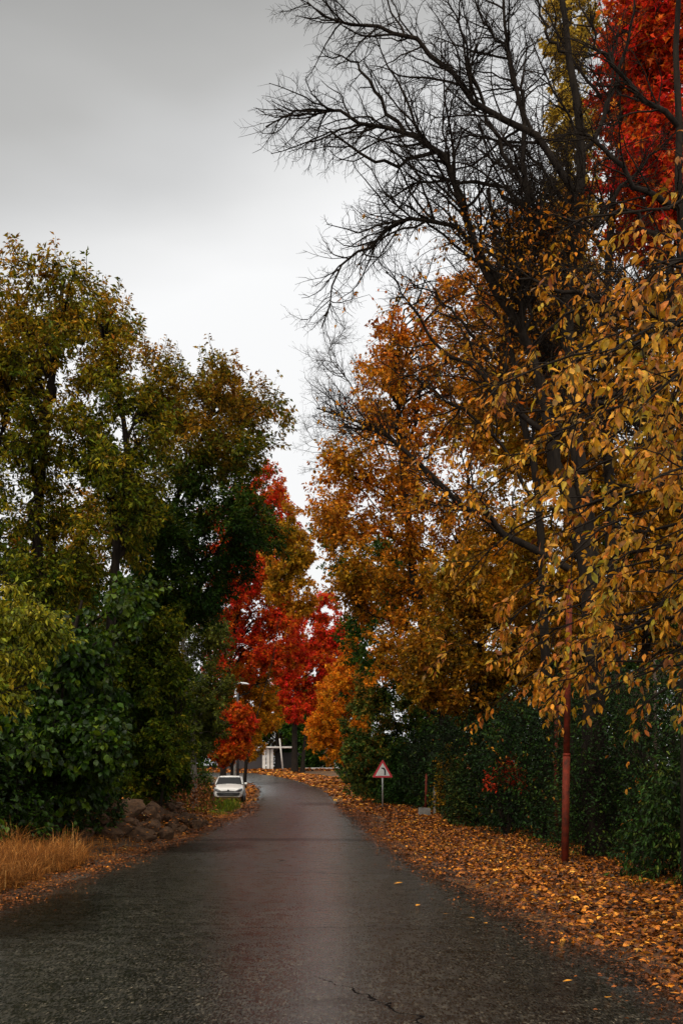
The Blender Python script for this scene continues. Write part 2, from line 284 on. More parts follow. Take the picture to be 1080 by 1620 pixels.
def road_mat():
    m, nt, o = newmat('wet_asphalt'); L = nt.links.new
    tc = N(nt, 'ShaderNodeTexCoord'); p = N(nt, 'ShaderNodeBsdfPrincipled'); P_ = tc.outputs['Object']
    def noise(sc, det=4, rough=.6, vec=None):
        n = N(nt, 'ShaderNodeTexNoise'); n.inputs['Scale'].default_value = sc; n.inputs['Detail'].default_value = det; n.inputs['Roughness'].default_value = rough; L(vec or P_, n.inputs[0]); return n.outputs[0]
    def rmp(src, stops):
        c = N(nt, 'ShaderNodeValToRGB'); ramp(c, stops); L(src, c.inputs[0]); return c.outputs[0]
    def mix(fac, a, b, mode='MIX'):
        x = N(nt, 'ShaderNodeMix', data_type='RGBA', blend_type=mode)
        if isinstance(fac, float): x.inputs[0].default_value = fac
        else: L(fac, x.inputs[0])
        for i, s in ((6, a), (7, b)):
            if isinstance(s, tuple): x.inputs[i].default_value = (*s, 1)
            else: L(s, x.inputs[i])
        return x.outputs[2]
    # aggregate
    vo = N(nt, 'ShaderNodeTexVoronoi'); vo.inputs['Scale'].default_value = 58; L(P_, vo.inputs[0]); sp = N(nt, 'ShaderNodeSeparateColor'); L(vo.outputs['Color'], sp.inputs[0])
    agg = rmp(sp.outputs[0], [(0, (.005, .005, .0045)), (.5, (.015, .014, .012)), (.8, (.030, .028, .024)), (1, (.10, .093, .08))])
    v2 = N(nt, 'ShaderNodeTexVoronoi'); v2.inputs['Scale'].default_value = 34; L(P_, v2.inputs[0]); sp2 = N(nt, 'ShaderNodeSeparateColor'); L(v2.outputs['Color'], sp2.inputs[0])
    agg = mix(1.0, agg, rmp(sp2.outputs[1], [(0, (.35, .33, .30)), (.7, (1.0, .98, .94)), (1, (2.6, 2.4, 2.1))]), 'MULTIPLY')
    # stretched patches along and across the road
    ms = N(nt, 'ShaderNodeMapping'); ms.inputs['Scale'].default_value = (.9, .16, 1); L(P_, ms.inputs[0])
    mc = N(nt, 'ShaderNodeMapping'); mc.inputs['Scale'].default_value = (.30, .38, 1); L(P_, mc.inputs[0])
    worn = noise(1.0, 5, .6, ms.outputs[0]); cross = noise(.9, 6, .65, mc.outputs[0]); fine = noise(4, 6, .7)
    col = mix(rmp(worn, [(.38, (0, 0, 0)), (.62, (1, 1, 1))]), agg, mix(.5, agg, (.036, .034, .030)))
    damp = rmp(cross, [(.46, (0, 0, 0)), (.62, (1, 1, 1))])
    col = mix(damp, col, mix(1.0, col, (.55, .52, .47), 'MULTIPLY'))
    fd = rmp(fine, [(.35, (.72, .72, .72)), (.7, (1.2, 1.2, 1.2))]); col = mix(1.0, col, fd, 'MULTIPLY')
    mg = N(nt, 'ShaderNodeMapping'); mg.inputs['Scale'].default_value = (1, .24, 1); L(P_, mg.inputs[0])
    grit_shade = noise(58, 2, .8, mg.outputs[0]); grit_shade2 = noise(15, 4, .85, mg.outputs[0])  # grain with its self-shadowing and glints painted into the colour, stretched lengthwise
    col = mix(1.0, col, rmp(grit_shade, [(.36, (.30, .295, .29)), (.5, (.55, .54, .52)), (.58, (1.0, .97, .90)), (.66, (2.3, 2.2, 1.95))]), 'MULTIPLY')
    col = mix(1.0, col, rmp(grit_shade2, [(.36, (.7, .69, .68)), (.64, (1.4, 1.37, 1.3))]), 'MULTIPLY')
    # one dark patched area and a damp band
    def blob(cx, cy, sx_, sy_, lo=.8, hi=1.15):
        mpp = N(nt, 'ShaderNodeMapping'); mpp.inputs['Location'].default_value = (-cx / sx_, -cy / sy_, 0); mpp.inputs['Scale'].default_value = (1 / sx_, 1 / sy_, 0); L(P_, mpp.inputs[0])
        ln = N(nt, 'ShaderNodeVectorMath', operation='LENGTH'); L(mpp.outputs[0], ln.inputs[0])
        ad = N(nt, 'ShaderNodeMath', operation='MULTIPLY_ADD'); L(noise(1.6, 5, .7), ad.inputs[0]); ad.inputs[1].default_value = 1.3; L(ln.outputs['Value'], ad.inputs[2])
        hf = N(nt, 'ShaderNodeMath', operation='MULTIPLY'); L(ad.outputs[0], hf.inputs[0]); hf.inputs[1].default_value = .5
        return rmp(hf.outputs[0], [((lo + .45) / 2, (1, 1, 1)), ((hi + .55) / 2, (0, 0, 0))])
    wet = None
    for bl in (blob(-3.0, 24.6, 1.25, 2.2, .9, 1.05), blob(-1.2, 27.2, 3.8, .7, .9, 1.05), blob(-3.8, 12.5, 1.5, 3.0), blob(-1.2, 60, 1.6, 4.0), blob(-7.0, 101, 2.4, 5)):
        col = mix(bl, col, mix(1.0, col, (.36, .34, .32), 'MULTIPLY')); wet = bl if wet is None else mix(1.0, wet, bl, 'ADD')
    # cracks
    vc = N(nt, 'ShaderNodeTexVoronoi', feature='DISTANCE_TO_EDGE'); vc.inputs['Scale'].default_value = .33
    dv = N(nt, 'ShaderNodeVectorMath', operation='ADD'); L(P_, dv.inputs[0])
    nv = N(nt, 'ShaderNodeTexNoise'); nv.inputs['Scale'].default_value = 1.4; nv.inputs['Detail'].default_value = 7; nv.inputs['Roughness'].default_value = .65; L(P_, nv.inputs[0])
    sc_ = N(nt, 'ShaderNodeVectorMath', operation='SCALE'); sc_.inputs['Scale'].default_value = 2.6; L(nv.outputs['Color'], sc_.inputs[0]); L(sc_.outputs[0], dv.inputs[1]); L(dv.outputs[0], vc.inputs[0])
    ck = rmp(vc.outputs['Distance'], [(.0, (1, 1, 1)), (.006, (0, 0, 0))])
    gate = rmp(noise(.6, 2), [(.52, (0, 0, 0)), (.6, (1, 1, 1))])
    ck = mix(1.0, ck, gate, 'MULTIPLY')
    def line(x0, y0, x1, y1, wdt):
        # distance from a wobbling segment
        L2 = ((x1 - x0) ** 2 + (y1 - y0) ** 2) ** .5; ux, uy = (x1 - x0) / L2, (y1 - y0) / L2
        nw = N(nt, 'ShaderNodeTexNoise'); nw.inputs['Scale'].default_value = 2.2; nw.inputs['Detail'].default_value = 6; nw.inputs['Roughness'].default_value = .6; L(P_, nw.inputs[0])
        sb = N(nt, 'ShaderNodeVectorMath', operation='MULTIPLY_ADD'); L(nw.outputs['Color'], sb.inputs[0]); sb.inputs[1].default_value = (.55, .55, 0); L(P_, sb.inputs[2])
        q = N(nt, 'ShaderNodeVectorMath', operation='SUBTRACT'); L(sb.outputs[0], q.inputs[0]); q.inputs[1].default_value = (x0 + .27, y0 + .27, 0)
        du = N(nt, 'ShaderNodeVectorMath', operation='DOT_PRODUCT'); L(q.outputs[0], du.inputs[0]); du.inputs[1].default_value = (ux, uy, 0)
        dn = N(nt, 'ShaderNodeVectorMath', operation='DOT_PRODUCT'); L(q.outputs[0], dn.inputs[0]); dn.inputs[1].default_value = (-uy, ux, 0)
        ab = N(nt, 'ShaderNodeMath', operation='ABSOLUTE'); L(dn.outputs['Value'], ab.inputs[0])
        lt = N(nt, 'ShaderNodeMath', operation='LESS_THAN'); L(ab.outputs[0], lt.inputs[0]); lt.inputs[1].default_value = wdt
        g1 = N(nt, 'ShaderNodeMath', operation='GREATER_THAN'); L(du.outputs['Value'], g1.inputs[0]); g1.inputs[1].default_value = 0
        g2 = N(nt, 'ShaderNodeMath', operation='LESS_THAN'); L(du.outputs['Value'], g2.inputs[0]); g2.inputs[1].default_value = L2
        a = N(nt, 'ShaderNodeMath', operation='MULTIPLY'); L(g1.outputs[0], a.inputs[0]); L(g2.outputs[0], a.inputs[1])
        b = N(nt, 'ShaderNodeMath', operation='MULTIPLY'); L(a.outputs[0], b.inputs[0]); L(lt.outputs[0], b.inputs[1]); return b.outputs[0]
    for c_ in (line(.10, 8.3, .75, 6.6, .012), line(.10, 8.3, -.3, 8.9, .006), line(-3.9, 11.2, 1.9, 11.9, .005), line(-4, 18.2, 1.4, 18.0, .010)):
        mxx = N(nt, 'ShaderNodeMath', operation='MAXIMUM'); L(ck, mxx.inputs[0]); L(c_, mxx.inputs[1]); ck = mxx.outputs[0]
    col = mix(ck, col, (.006, .005, .005))
    L(col, p.inputs['Base Color'])
    rr = mix(damp, rmp(fine, [(.3, (.22, .22, .22)), (.7, (.34, .34, .34))]), rmp(fine, [(.3, (.24, .24, .24)), (.7, (.36, .36, .36))]))
    rr = mix(1.0, rr, rmp(grit_shade, [(.36, (.75, .75, .75)), (.64, (1.15, 1.15, 1.15))]), 'MULTIPLY')
    p.inputs['Specular Tint'].default_value = (1, .97, .90, 1)
    L(rr, p.inputs['Roughness']); gs = rmp(grit_shade, [(.38, (.45, .45, .45)), (.46, (.75, .75, .75)), (.54, (1, 1, 1))])
    pat = rmp(noise(.8, 6, .7, ms.outputs[0]), [(.34, (.7, .7, .7)), (.50, (1, 1, 1))])
    sv = mix(1.0, gs, pat, 'MULTIPLY'); sv = mix(wet, sv, mix(1.0, sv, (.22, .22, .22), 'MULTIPLY'))
    L(mix(ck, sv, (0, 0, 0)), p.inputs['Specular IOR Level'])
    b1 = N(nt, 'ShaderNodeBump'); b1.inputs['Strength'].default_value = .25; b1.inputs['Distance'].default_value = .0014; L(vo.outputs['Distance'], b1.inputs['Height'])
    b2 = N(nt, 'ShaderNodeBump'); b2.inputs['Strength'].default_value = .25; b2.inputs['Distance'].default_value = .02; L(cross, b2.inputs['Height']); L(b1.outputs[0], b2.inputs['Normal'])
    b3 = N(nt, 'ShaderNodeBump'); b3.inputs['Strength'].default_value = .2; b3.inputs['Distance'].default_value = -.002; L(ck, b3.inputs['Height']); L(b2.outputs[0], b3.inputs['Normal'])
    b4 = N(nt, 'ShaderNodeBump'); b4.inputs['Strength'].default_value = .6; b4.inputs['Distance'].default_value = .0012; L(grit_shade, b4.inputs['Height']); L(b3.outputs[0], b4.inputs['Normal'])
    L(b4.outputs[0], p.inputs['Normal']); L(p.outputs[0], o.inputs[0]); return m
rr_ = np.random.default_rng(5); K = 1400
Lf = resample(np.c_[Lc, np.zeros(len(Lc))], K); Rf = resample(np.c_[Rc, np.zeros(len(Rc))], K)
n = 13; cross_u = np.linspace(0, 1, n)
jl = .05 * vnoise(Lf[:, 1], Lf[:, 0], .17, 18) + .10 * vnoise(Lf[:, 1], Lf[:, 0], .5, 8) + .12 * vnoise(Lf[:, 1], Lf[:, 0], 2.2, 9)
jr = .05 * vnoise(Rf[:, 1], Rf[:, 0], .17, 19) + .10 * vnoise(Rf[:, 1], Rf[:, 0], .5, 10) + .12 * vnoise(Rf[:, 1], Rf[:, 0], 2.2, 11)
G = Lf[:, None, :2] * (1 - cross_u)[None, :, None] + Rf[:, None, :2] * cross_u[None, :, None]
G[:, 0, 0] -= jl; G[:, -1, 0] += jr
Zr = gz(G[..., 1]) + .004 + .03 * (1 - (2 * cross_u - 1) ** 2)[None, :] + .003 * vnoise(G[..., 0], G[..., 1], 3.8, 12)
V = np.concatenate([G, Zr[..., None]], -1)
lo = V[:, [0, -1]].copy(); lo[..., 2] -= .09
V = np.concatenate([lo[:, :1], V, lo[:, 1:]], 1); ii = np.arange(K * (n + 2)).reshape(K, n + 2)
Q = np.stack([ii[:-1, :-1], ii[:-1, 1:], ii[1:, 1:], ii[1:, :-1]], -1).reshape(-1, 4)
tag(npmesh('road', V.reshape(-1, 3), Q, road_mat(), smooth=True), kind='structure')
# ------------------------------------------------------------------ trees
def ell_targets(rng, ells, Y, dY, n):
    """targets in ellipsoids (px,py,rx,ry[,Yc[,weight]]) set at distance Y with depth radius in metres"""
    wts = np.array([e[2] * e[3] * (e[5] if len(e) > 5 else 1) for e in ells]); ch = rng.choice(len(ells), n, p=wts / wts.sum()); o = []
    for c in ch:
        e = ells[c]; v = norm(rng.normal(size=3)) * rng.uniform(.35, 1) ** (1 / 2.2)
        Yc = e[4] if len(e) > 4 and e[4] else Y
        p = at(e[0], e[1], Yc); o.append(p + np.array((v[0] * e[2] / F * Yc, v[1] * (dY if dY else e[2] / F * Yc), v[2] * e[3] / F * Yc)))
    return np.array(o)
LEAFK, SUBK = 1.5, 1.5
def tree(name, label, cat, Y, stems, ells, leafm, nleaf, size, seed, group=None, dY=None, nlimb=26, nsub=220, ntwig=1500, width=.5, kind='fold', hue=(.5, .3), zh=None,
         bark=None, r0=.16, droop=.5, slope=.8, limb_extra=None, twig_l=.9, sprigs=0, trop=(0, 0, .06), sub_ratio=.38, explicit=None, upj=.7):
    rng = np.random.default_rng(seed); bark = bark or BARK; nleaf = int(nleaf * LEAFK); nsub = int(nsub * SUBK); ntwig = int(ntwig * 1.3)
    st = []
    for s in stems:      # s: list of (px,py[,Y]) from the base up; first point put on the ground
        pts = [at(p[0], p[1], p[2] if len(p) > 2 else Y) for p in s]; pts[0][2] = float(ground_z(pts[0][0], pts[0][1])) - .08
        st.append(resample(pts, 16))
    P0 = np.array(st); R0 = r0 * np.linspace(1, .22, 16)[None, :] * np.linspace(1, .7, len(st))[:, None]
    R0[:, 0] *= 1.35; R0[:, 1] *= 1.1
    base = P0[0, 0].copy()
    tg = ell_targets(rng, ells, Y, dY, nlimb)
    PL = []; RL = []
    for T in tg:
        # nearest stem point from which the limb climbs to its target
        best = None
        for s in range(len(P0)):
            hd = np.linalg.norm(P0[s][:, :2] - T[:2], axis=1); want = T[2] - hd * slope
            sc_ = np.abs(P0[s][:, 2] - want) + .35 * hd + 5 * (P0[s][:, 2] < base[2] + 1.0); k = int(np.argmin(sc_[1:-1])) + 1
            if best is None or sc_[k] < best[0]: best = (sc_[k], s, k)
        _, s, k = best; a = P0[s][k]; tan = norm(P0[s][k + 1] - P0[s][k - 1]); D = np.linalg.norm(T - a)
        c = a + tan * D * .38 + np.array((0, 0, .1 * D)); u = np.linspace(0, 1, 10)[:, None]
        p = (1 - u) ** 2 * a + 2 * u * (1 - u) * c + u * u * T
        nzz = np.cumsum(rng.normal(size=(10, 3)) * .035 * D, 0); nzz -= nzz[0] * (1 - u) + nzz[-1] * u; p = p + nzz
        PL.append(p); r = min(R0[s, k] * .62, .02 * D + .02); RL.append(np.linspace(r, .012, 10))
    if explicit:
        for e in explicit:
            p = resample([at(q[0], q[1], q[2]) for q in e[1:]], 10); PL.append(p); RL.append(np.linspace(e[0], .012, 10))
    PL = np.array(PL); RL = np.array(RL)
    # boughs fill the crown volume: each grows from the nearest limb point that lies below and inside it
    T1 = ell_targets(rng, ells, Y, dY, nsub); nodes = PL[:, 2:].reshape(-1, 3); nr = RL[:, 2:].reshape(-1)
    tn = np.gradient(PL, axis=1)[:, 2:].reshape(-1, 3); dd = T1[:, None, :] - nodes[None]; D = np.linalg.norm(dd, axis=2)
    cost = D + np.clip(nodes[None, :, 2] - T1[:, None, 2], 0, None) * 1.2; bi = cost.argmin(1); D = D[np.arange(nsub), bi]; a = nodes[bi]
    u = np.linspace(0, 1, 7)[None, :, None]; c = a + norm(tn[bi]) * (D * .35)[:, None] + np.array((0, 0, .12)) * D[:, None]
    P1 = (1 - u) ** 2 * a[:, None] + 2 * u * (1 - u) * c[:, None] + u * u * T1[:, None]
    nzz = np.cumsum(rng.normal(size=(nsub, 7, 3)) * .05, 1) * D[:, None, None]; nzz = nzz - nzz[:, :1] * (1 - u) - nzz[:, -1:] * u; P1 = P1 + nzz
    R1 = np.minimum(nr[bi] * .7, .012 * D + .008)[:, None] * np.linspace(1, .35, 7)[None]
    A = np.concatenate([PL[:, 4:], P1[:, 1:]]) if PL[:, 4:].shape[1] == P1[:, 1:].shape[1] else P1
    AR = np.concatenate([RL[:, 4:], R1[:, 1:]])
    P2, R2 = sprout(rng, A, AR, ntwig, .15, 1., (25, 65), .55, 5, .16, trop, .35 * twig_l, twig_l, rk=.006, rmin=.004, power=.6)
    if sprigs:   # long upright leafy shoots sticking out of the top
        tz = P1[:, -1, 2]; hi = P1[np.argsort(-tz)[:sprigs * 3]]; hr = np.full((len(hi), 7), .02)
        P3, R3 = sprout(rng, hi, hr, sprigs * 4, .8, 1., (5, 40), .9, 5, .08, (0, 0, .35), .8, 1.5, rmin=.004)
        P2 = np.concatenate([P2, P3]); R2 = np.concatenate([R2, R3])
    root = empty(name, base, label, cat, group)
    V0, Q0 = tubes(P0, R0, 10); Vl, Ql = tubes(PL, RL, 6); V, Q = join([(V0, Q0), (Vl, Ql)])
    npmesh('trunk', V, Q, bark, root, smooth=True)
    V, Q = join([tubes(P1, R1, 4), tubes(P2, R2, 3)]); npmesh('branches', V, Q, bark, root)
    if nleaf:
        V, Fc, h, v = leaves_on(rng, P2, nleaf, size, width, kind, droop, hue, zh, upj=upj)
        npmesh('crown', V, Fc, leafm, root, hue=(h, v))
    return root
# ---- left side
tree('tree', 'tallest olive and gold tree at the left edge with upright leafy tips', 'tree', 27,
     [[(95, 1300), (100, 1100), (60, 900), (70, 700), (90, 540), (100, 440)], [(160, 1300), (170, 1080), (185, 860), (200, 700), (160, 520)], [(10, 1300), (-20, 1050), (-30, 850), (10, 650)]],
     [(135, 505, 52, 55, 27, 1.3), (40, 525, 75, 72), (0, 560, 70, 90), (-40, 640, 70, 120), (75, 480, 50, 50), (210, 760, 60, 60), (100, 700, 80, 60), (170, 560, 60, 80), (60, 640, 110, 90), (190, 680, 90, 80), (30, 800, 100, 90), (160, 820, 110, 90), (-90, 650, 90, 160), (60, 930, 120, 60), (250, 600, 22, 30)],
     OLIVE, 56000, .118, 11, nlimb=52, nsub=540, ntwig=4400, width=.42, hue=(.36, .34), zh=(7, 13.5, .22), r0=.19, sprigs=26, dY=2.6, twig_l=.8)
tree('tree', 'dark green and olive tree leaning over the road beyond the tallest left tree', 'tree', 34,
     [[(215, 1290), (225, 1080), (250, 880), (300, 740), (340, 640), (352, 570)], [(255, 1285), (270, 1060), (330, 900), (390, 800)]],
     [(352, 620, 26, 36, 34, 2), (300, 640, 60, 40), (400, 650, 45, 35), (440, 670, 26, 14, 34, 2), (300, 720, 80, 60), (380, 730, 60, 60), (250, 800, 80, 90), (350, 830, 80, 80), (400, 830, 50, 60, 33, .45), (270, 930, 80, 70), (240, 860, 60, 70), (320, 940, 60, 60), (262, 610, 30, 30), (440, 850, 26, 30, 33, .35)],
     leafmat('leaf_olive_deep', [(0, (.010, .038, .003)), (.35, (.030, .070, .004)), (.55, (.13, .14, .006)), (.75, (.36, .19, .008)), (1, (.42, .13, .008))]), 52000, .122, 12, nlimb=50, nsub=500, ntwig=4000, width=.42, hue=(.22, .22), zh=(7.5, 12.5, .5), r0=.12, sprigs=22, dY=2.8, twig_l=.85)
tree('tree', 'dark broadleaf tree with large heart shaped leaves left of the rock pile', 'tree', 23.5,
     [[(85, 1310), (95, 1180), (110, 1040), (130, 950)], [(60, 1310), (30, 1180), (0, 1050)]],
     [(110, 1030, 90, 50), (60, 1130, 100, 60), (140, 1110, 70, 60), (90, 1230, 80, 40), (190, 970, 50, 50, 23.5, .5), (-40, 1100, 60, 110), (100, 1170, 110, 60, 22.5), (-30, 1230, 60, 50)],
     BROAD, 22000, .125, 13, nlimb=34, nsub=260, ntwig=1700, width=.78, kind='ovate', hue=(.35, .4), r0=.13, droop=1.2, dY=1.7, trop=(0, 0, -.08))
tree('tree', 'yellow green leafy boughs reaching in at the left edge above the dry grass', 'tree', 14.5,
     [[(-170, 1400), (-160, 1200), (-140, 1040), (-120, 900)]],
     [(10, 1010, 60, 70), (60, 985, 28, 35, 14.5, 1.5), (-60, 960, 60, 60), (0, 1080, 50, 45), (-100, 1040, 70, 70), (25, 940, 40, 20)],
     leafmat('leaf_yellowgreen', [(0, (.07, .12, .006)), (.4, (.24, .25, .008)), (.8, (.50, .36, .015)), (1, (.5, .25, .012))], spec=.25), 8500, .075, 14, nlimb=20, nsub=120, ntwig=800, width=.42, hue=(.45, .4), r0=.09, droop=1.0, dY=.9, twig_l=.4, trop=(0, 0, -.12))
tree('tree', 'feathery grey green tree behind the reddish dead brush', 'tree', 46,
     [[(308, 1270), (306, 1200), (300, 1100), (290, 1020)]],
     [(290, 1020, 64, 50), (335, 1080, 44, 45), (280, 1110, 60, 60), (348, 1010, 28, 34), (320, 1160, 40, 45), (240, 1080, 50, 60), (345, 1120, 26, 30), (300, 960, 50, 40)],
     GREYG, 32000, .13, 15, nlimb=26, nsub=200, ntwig=1400, width=.4, hue=(.4, .35), r0=.16, bark=BARKP, dY=2.2)
tree('tree', 'low green tree overhanging the middle of the rock pile', 'tree', 31.5,
     [[(215, 1285), (220, 1230), (235, 1170)], [(250, 1285), (262, 1220), (280, 1150)]],
     [(215, 1170, 60, 50), (270, 1180, 50, 50), (230, 1235, 50, 25), (180, 1130, 60, 50), (285, 1225, 22, 22), (265, 1090, 50, 60), (220, 1060, 50, 60), (235, 990, 60, 60), (190, 1050, 50, 50), (200, 1230, 40, 25)],
     OLIVE, 34000, .12, 16, nlimb=30, nsub=240, ntwig=1700, width=.5, hue=(.22, .34), r0=.08, dY=1.8)
for i, (px, py, Yd, sd_, lab) in enumerate([(40, 960, 48, 21, 'dim green tree filling the gap behind the tallest left tree'), (190, 1010, 52, 22, 'dim green tree behind the low green tree over the rocks'),
                                     (-120, 1000, 40, 23, 'dark green tree mostly beyond the left edge of the photo'), (120, 880, 60, 24, 'rusty gold tree seen through the branches of the tallest left tree')]):
    tree('background_tree', lab, 'tree', Yd, [[(px, 1290), (px, 1100), (px + 10, py)]],
         [(px, py - 20, 110, 90), (px - 50, py + 110, 90, 90), (px + 60, py + 100, 90, 90), (px, py + 210, 110, 60)],
         [GREEN, GREEN, GREEN, RUST][i], 15000, .2, sd_, nlimb=26, nsub=160, ntwig=1100, width=.55, hue=(.4, .3), r0=.2, dY=3, twig_l=1.2)
tree('small_tree', 'small scarlet tree right behind the white car', 'tree', 68,
     [[(366, 1240), (367, 1200), (364, 1150)]], [(366, 1155, 28, 30), (345, 1185, 20, 18), (386, 1140, 18, 24), (350, 1140, 18, 20), (380, 1185, 20, 16), (360, 1195, 20, 14)],
     RED, 13000, .16, 31, nlimb=18, nsub=120, ntwig=700, kind='star', width=.8, hue=(.28, .35), r0=.13, bark=BARKG, dY=1.2, twig_l=.7)
tree('tree', 'amber and orange tree between the street lamp and the pale gateway', 'tree', 88,
     [[(386, 1236), (392, 1180), (405, 1100)]], [(410, 1100, 32, 42), (427, 1130, 20, 28), (395, 1060, 26, 34), (396, 1165, 26, 26), (430, 1070, 14, 20), (390, 1190, 20, 16), (415, 1150, 18, 14), (368, 1070, 26, 36), (372, 1120, 22, 26)],
     ORANGE, 20000, .2, 32, nlimb=22, nsub=160, ntwig=1000, kind='star', width=.8, hue=(.30, .3), r0=.16, dY=2.2)
tree('maple_tree', 'deep red maple with a gold patch beside it, left of the gap of sky', 'tree', 84,
     [[(352, 1240), (358, 1100), (380, 950), (400, 850)]],
     [(405, 980, 50, 50), (440, 960, 42, 42), (400, 900, 50, 50), (422, 800, 44, 66, 84, 1.6), (385, 820, 44, 56), (455, 850, 26, 40), (375, 900, 40, 60), (350, 1000, 40, 50), (460, 1000, 42, 45), (395, 1040, 40, 34), (440, 880, 34, 50), (360, 850, 50, 60), (350, 960, 40, 50), (450, 1050, 26, 22), (355, 1050, 36, 50), (340, 1110, 30, 40)],
     RED, 50000, .22, 33, nlimb=50, nsub=420, ntwig=2800, kind='star', width=.8, hue=(.34, .42), r0=.22, dY=3.5, twig_l=1.3)
tree('tree', 'golden tree standing out in front of the deep red maple', 'tree', 76,
     [[(380, 1246), (402, 1150), (432, 1040), (446, 940)]], [(448, 895, 34, 44), (430, 945, 20, 22), (476, 940, 26, 40), (474, 870, 24, 36), (455, 830, 20, 26)],
     GOLD, 11000, .2, 34, nlimb=14, nsub=90, ntwig=600, kind='star', width=.8, hue=(.45, .25), r0=.05, dY=1.8)
tree('maple_tree', 'crimson maple beside the white gateway, at the end of the road', 'tree', 140,
     [[(466, 1218), (466, 1150), (468, 1060), (470, 960)], [(478, 1216), (482, 1170), (490, 1090)]],
     [(480, 1060, 46, 44), (510, 1040, 34, 44), (455, 1050, 34, 44), (490, 1000, 44, 44), (525, 1000, 22, 44), (500, 1100, 34, 30), (470, 1125, 30, 22), (440, 1100, 26, 30), (515, 960, 16, 36), (545, 1040, 22, 30)],
     RED, 34000, .32, 35, nlimb=36, nsub=260, ntwig=1700, kind='star', width=.8, hue=(.42, .45), r0=.40, dY=3.6, twig_l=1.6)
tree('background_tree', 'brown shadowy tree over the roof of the pale gateway', 'tree', 156,
     [[(440, 1216), (438, 1170), (436, 1120)]], [(436, 1135, 36, 26), (460, 1150, 26, 18), (410, 1120, 30, 30), (450, 1100, 30, 30), (500, 1120, 30, 50), (530, 1090, 30, 50), (395, 1150, 30, 22), (470, 1165, 30, 16)],
     GREEN, 20000, .4, 36, nlimb=24, nsub=140, ntwig=900, width=.6, hue=(.35, .3), r0=.3, dY=3, twig_l=1.6)
tree('background_tree', 'reddish brown thin tree in the lowest part of the gap of sky', 'tree', 170,
     [[(548, 1216), (548, 1120), (545, 1020)]], [(545, 1060, 26, 50), (525, 1090, 26, 40), (570, 1090, 30, 50), (548, 1010, 14, 36)],
     RUST, 12000, .4, 37, nlimb=26, nsub=160, ntwig=1000, width=.6, hue=(.6, .3), r0=.3, dY=3, twig_l=1.6)
tree('background_tree', 'distant dark tree low behind the bend to the left of the car', 'tree', 165,
     [[(300, 1216), (300, 1150), (300, 1080)]], [(300, 1120, 60, 60), (250, 1160, 50, 50), (345, 1150, 40, 50), (380, 1160, 30, 40)],
     GREEN, 13000, .45, 38, nlimb=26, nsub=160, ntwig=1000, width=.6, hue=(.35, .3), r0=.3, dY=4, twig_l=1.6)
# ---- right side
tree('tree', 'bright orange tree sweeping low over the far right verge of the bend', 'tree', 100,
     [[(545, 1240), (546, 1190), (540, 1110)]], [(532, 1100, 32, 40), (512, 1145, 28, 30), (548, 1060, 30, 34), (552, 1150, 30, 50), (500, 1172, 20, 14), (530, 1196, 20, 14), (560, 1020, 20, 24), (492, 1160, 12, 10), (575, 1110, 26, 50)],
     ORANGE, 30000, .21, 41, nlimb=30, nsub=220, ntwig=1500, kind='star', width=.8, hue=(.5, .35), r0=.2, dY=3, twig_l=1.1)
tree('tree', 'small green tree turning yellow behind the warning sign', 'tree', 58,
     [[(642, 1262), (635, 1200), (620, 1120)], [(660, 1262), (655, 1190), (660, 1110)]],
     [(580, 1140, 36, 36), (630, 1120, 50, 40), (690, 1130, 50, 50), (570, 1200, 28, 36), (620, 1200, 50, 40), (600, 1080, 40, 30), (680, 1220, 50, 30), (620, 1240, 40, 24), (565, 1235, 24, 26, 62), (650, 1180, 50, 40)],
     leafmat('leaf_turning', [(0, (.012, .035, .008)), (.4, (.04, .09, .012)), (.7, (.14, .16, .018)), (.85, (.36, .2, .02)), (1, (.5, .18, .02))]), 34000, .15, 42, nlimb=40, nsub=320, ntwig=2400, width=.6, hue=(.56, .42), r0=.08, dY=2.2)
tree('tree', 'tall orange tree at the right of the gap of sky', 'tree', 46,
     [[(728, 1290), (700, 1120), (660, 950), (640, 780), (630, 640), (622, 560)], [(755, 1290), (750, 1100), (740, 900), (740, 720)]],
     [(615, 560, 45, 40, 46, 1.6), (590, 620, 45, 50), (660, 600, 55, 70), (550, 740, 62, 45, 46, 1.0), (530, 820, 50, 50, 46, .8), (560, 890, 60, 50, 46, .8), (520, 770, 30, 40, 46, .5), (600, 980, 40, 50, 46, .8), (830, 480, 90, 90), (740, 500, 60, 60, 46, .6), (610, 730, 60, 70), (690, 730, 80, 90), (640, 840, 70, 60), (720, 880, 90, 80), (760, 620, 80, 110), (620, 920, 40, 40, 46, .5), (680, 1010, 80, 60), (610, 1040, 40, 40, 46, .7)],
     GOLD, 50000, .15, 43, nlimb=64, nsub=600, ntwig=5000, width=.62, hue=(.52, .36), zh=(4, 14, .12), r0=.26, dY=3.6, sub_ratio=.32)
tree('tree', 'sparse dark green tree crossing the lower gap of sky', 'tree', 56,
     [[(700, 1275), (680, 1150), (625, 1010), (590, 900)]], [(550, 900, 40, 30), (590, 880, 46, 36), (600, 950, 46, 44), (565, 985, 26, 36), (640, 930, 50, 60), (525, 850, 24, 36, 56, .6), (580, 1040, 36, 36)],
     GREEN, 15000, .15, 44, nlimb=22, nsub=150, ntwig=900, width=.6, hue=(.4, .35), r0=.14, dY=2.5)
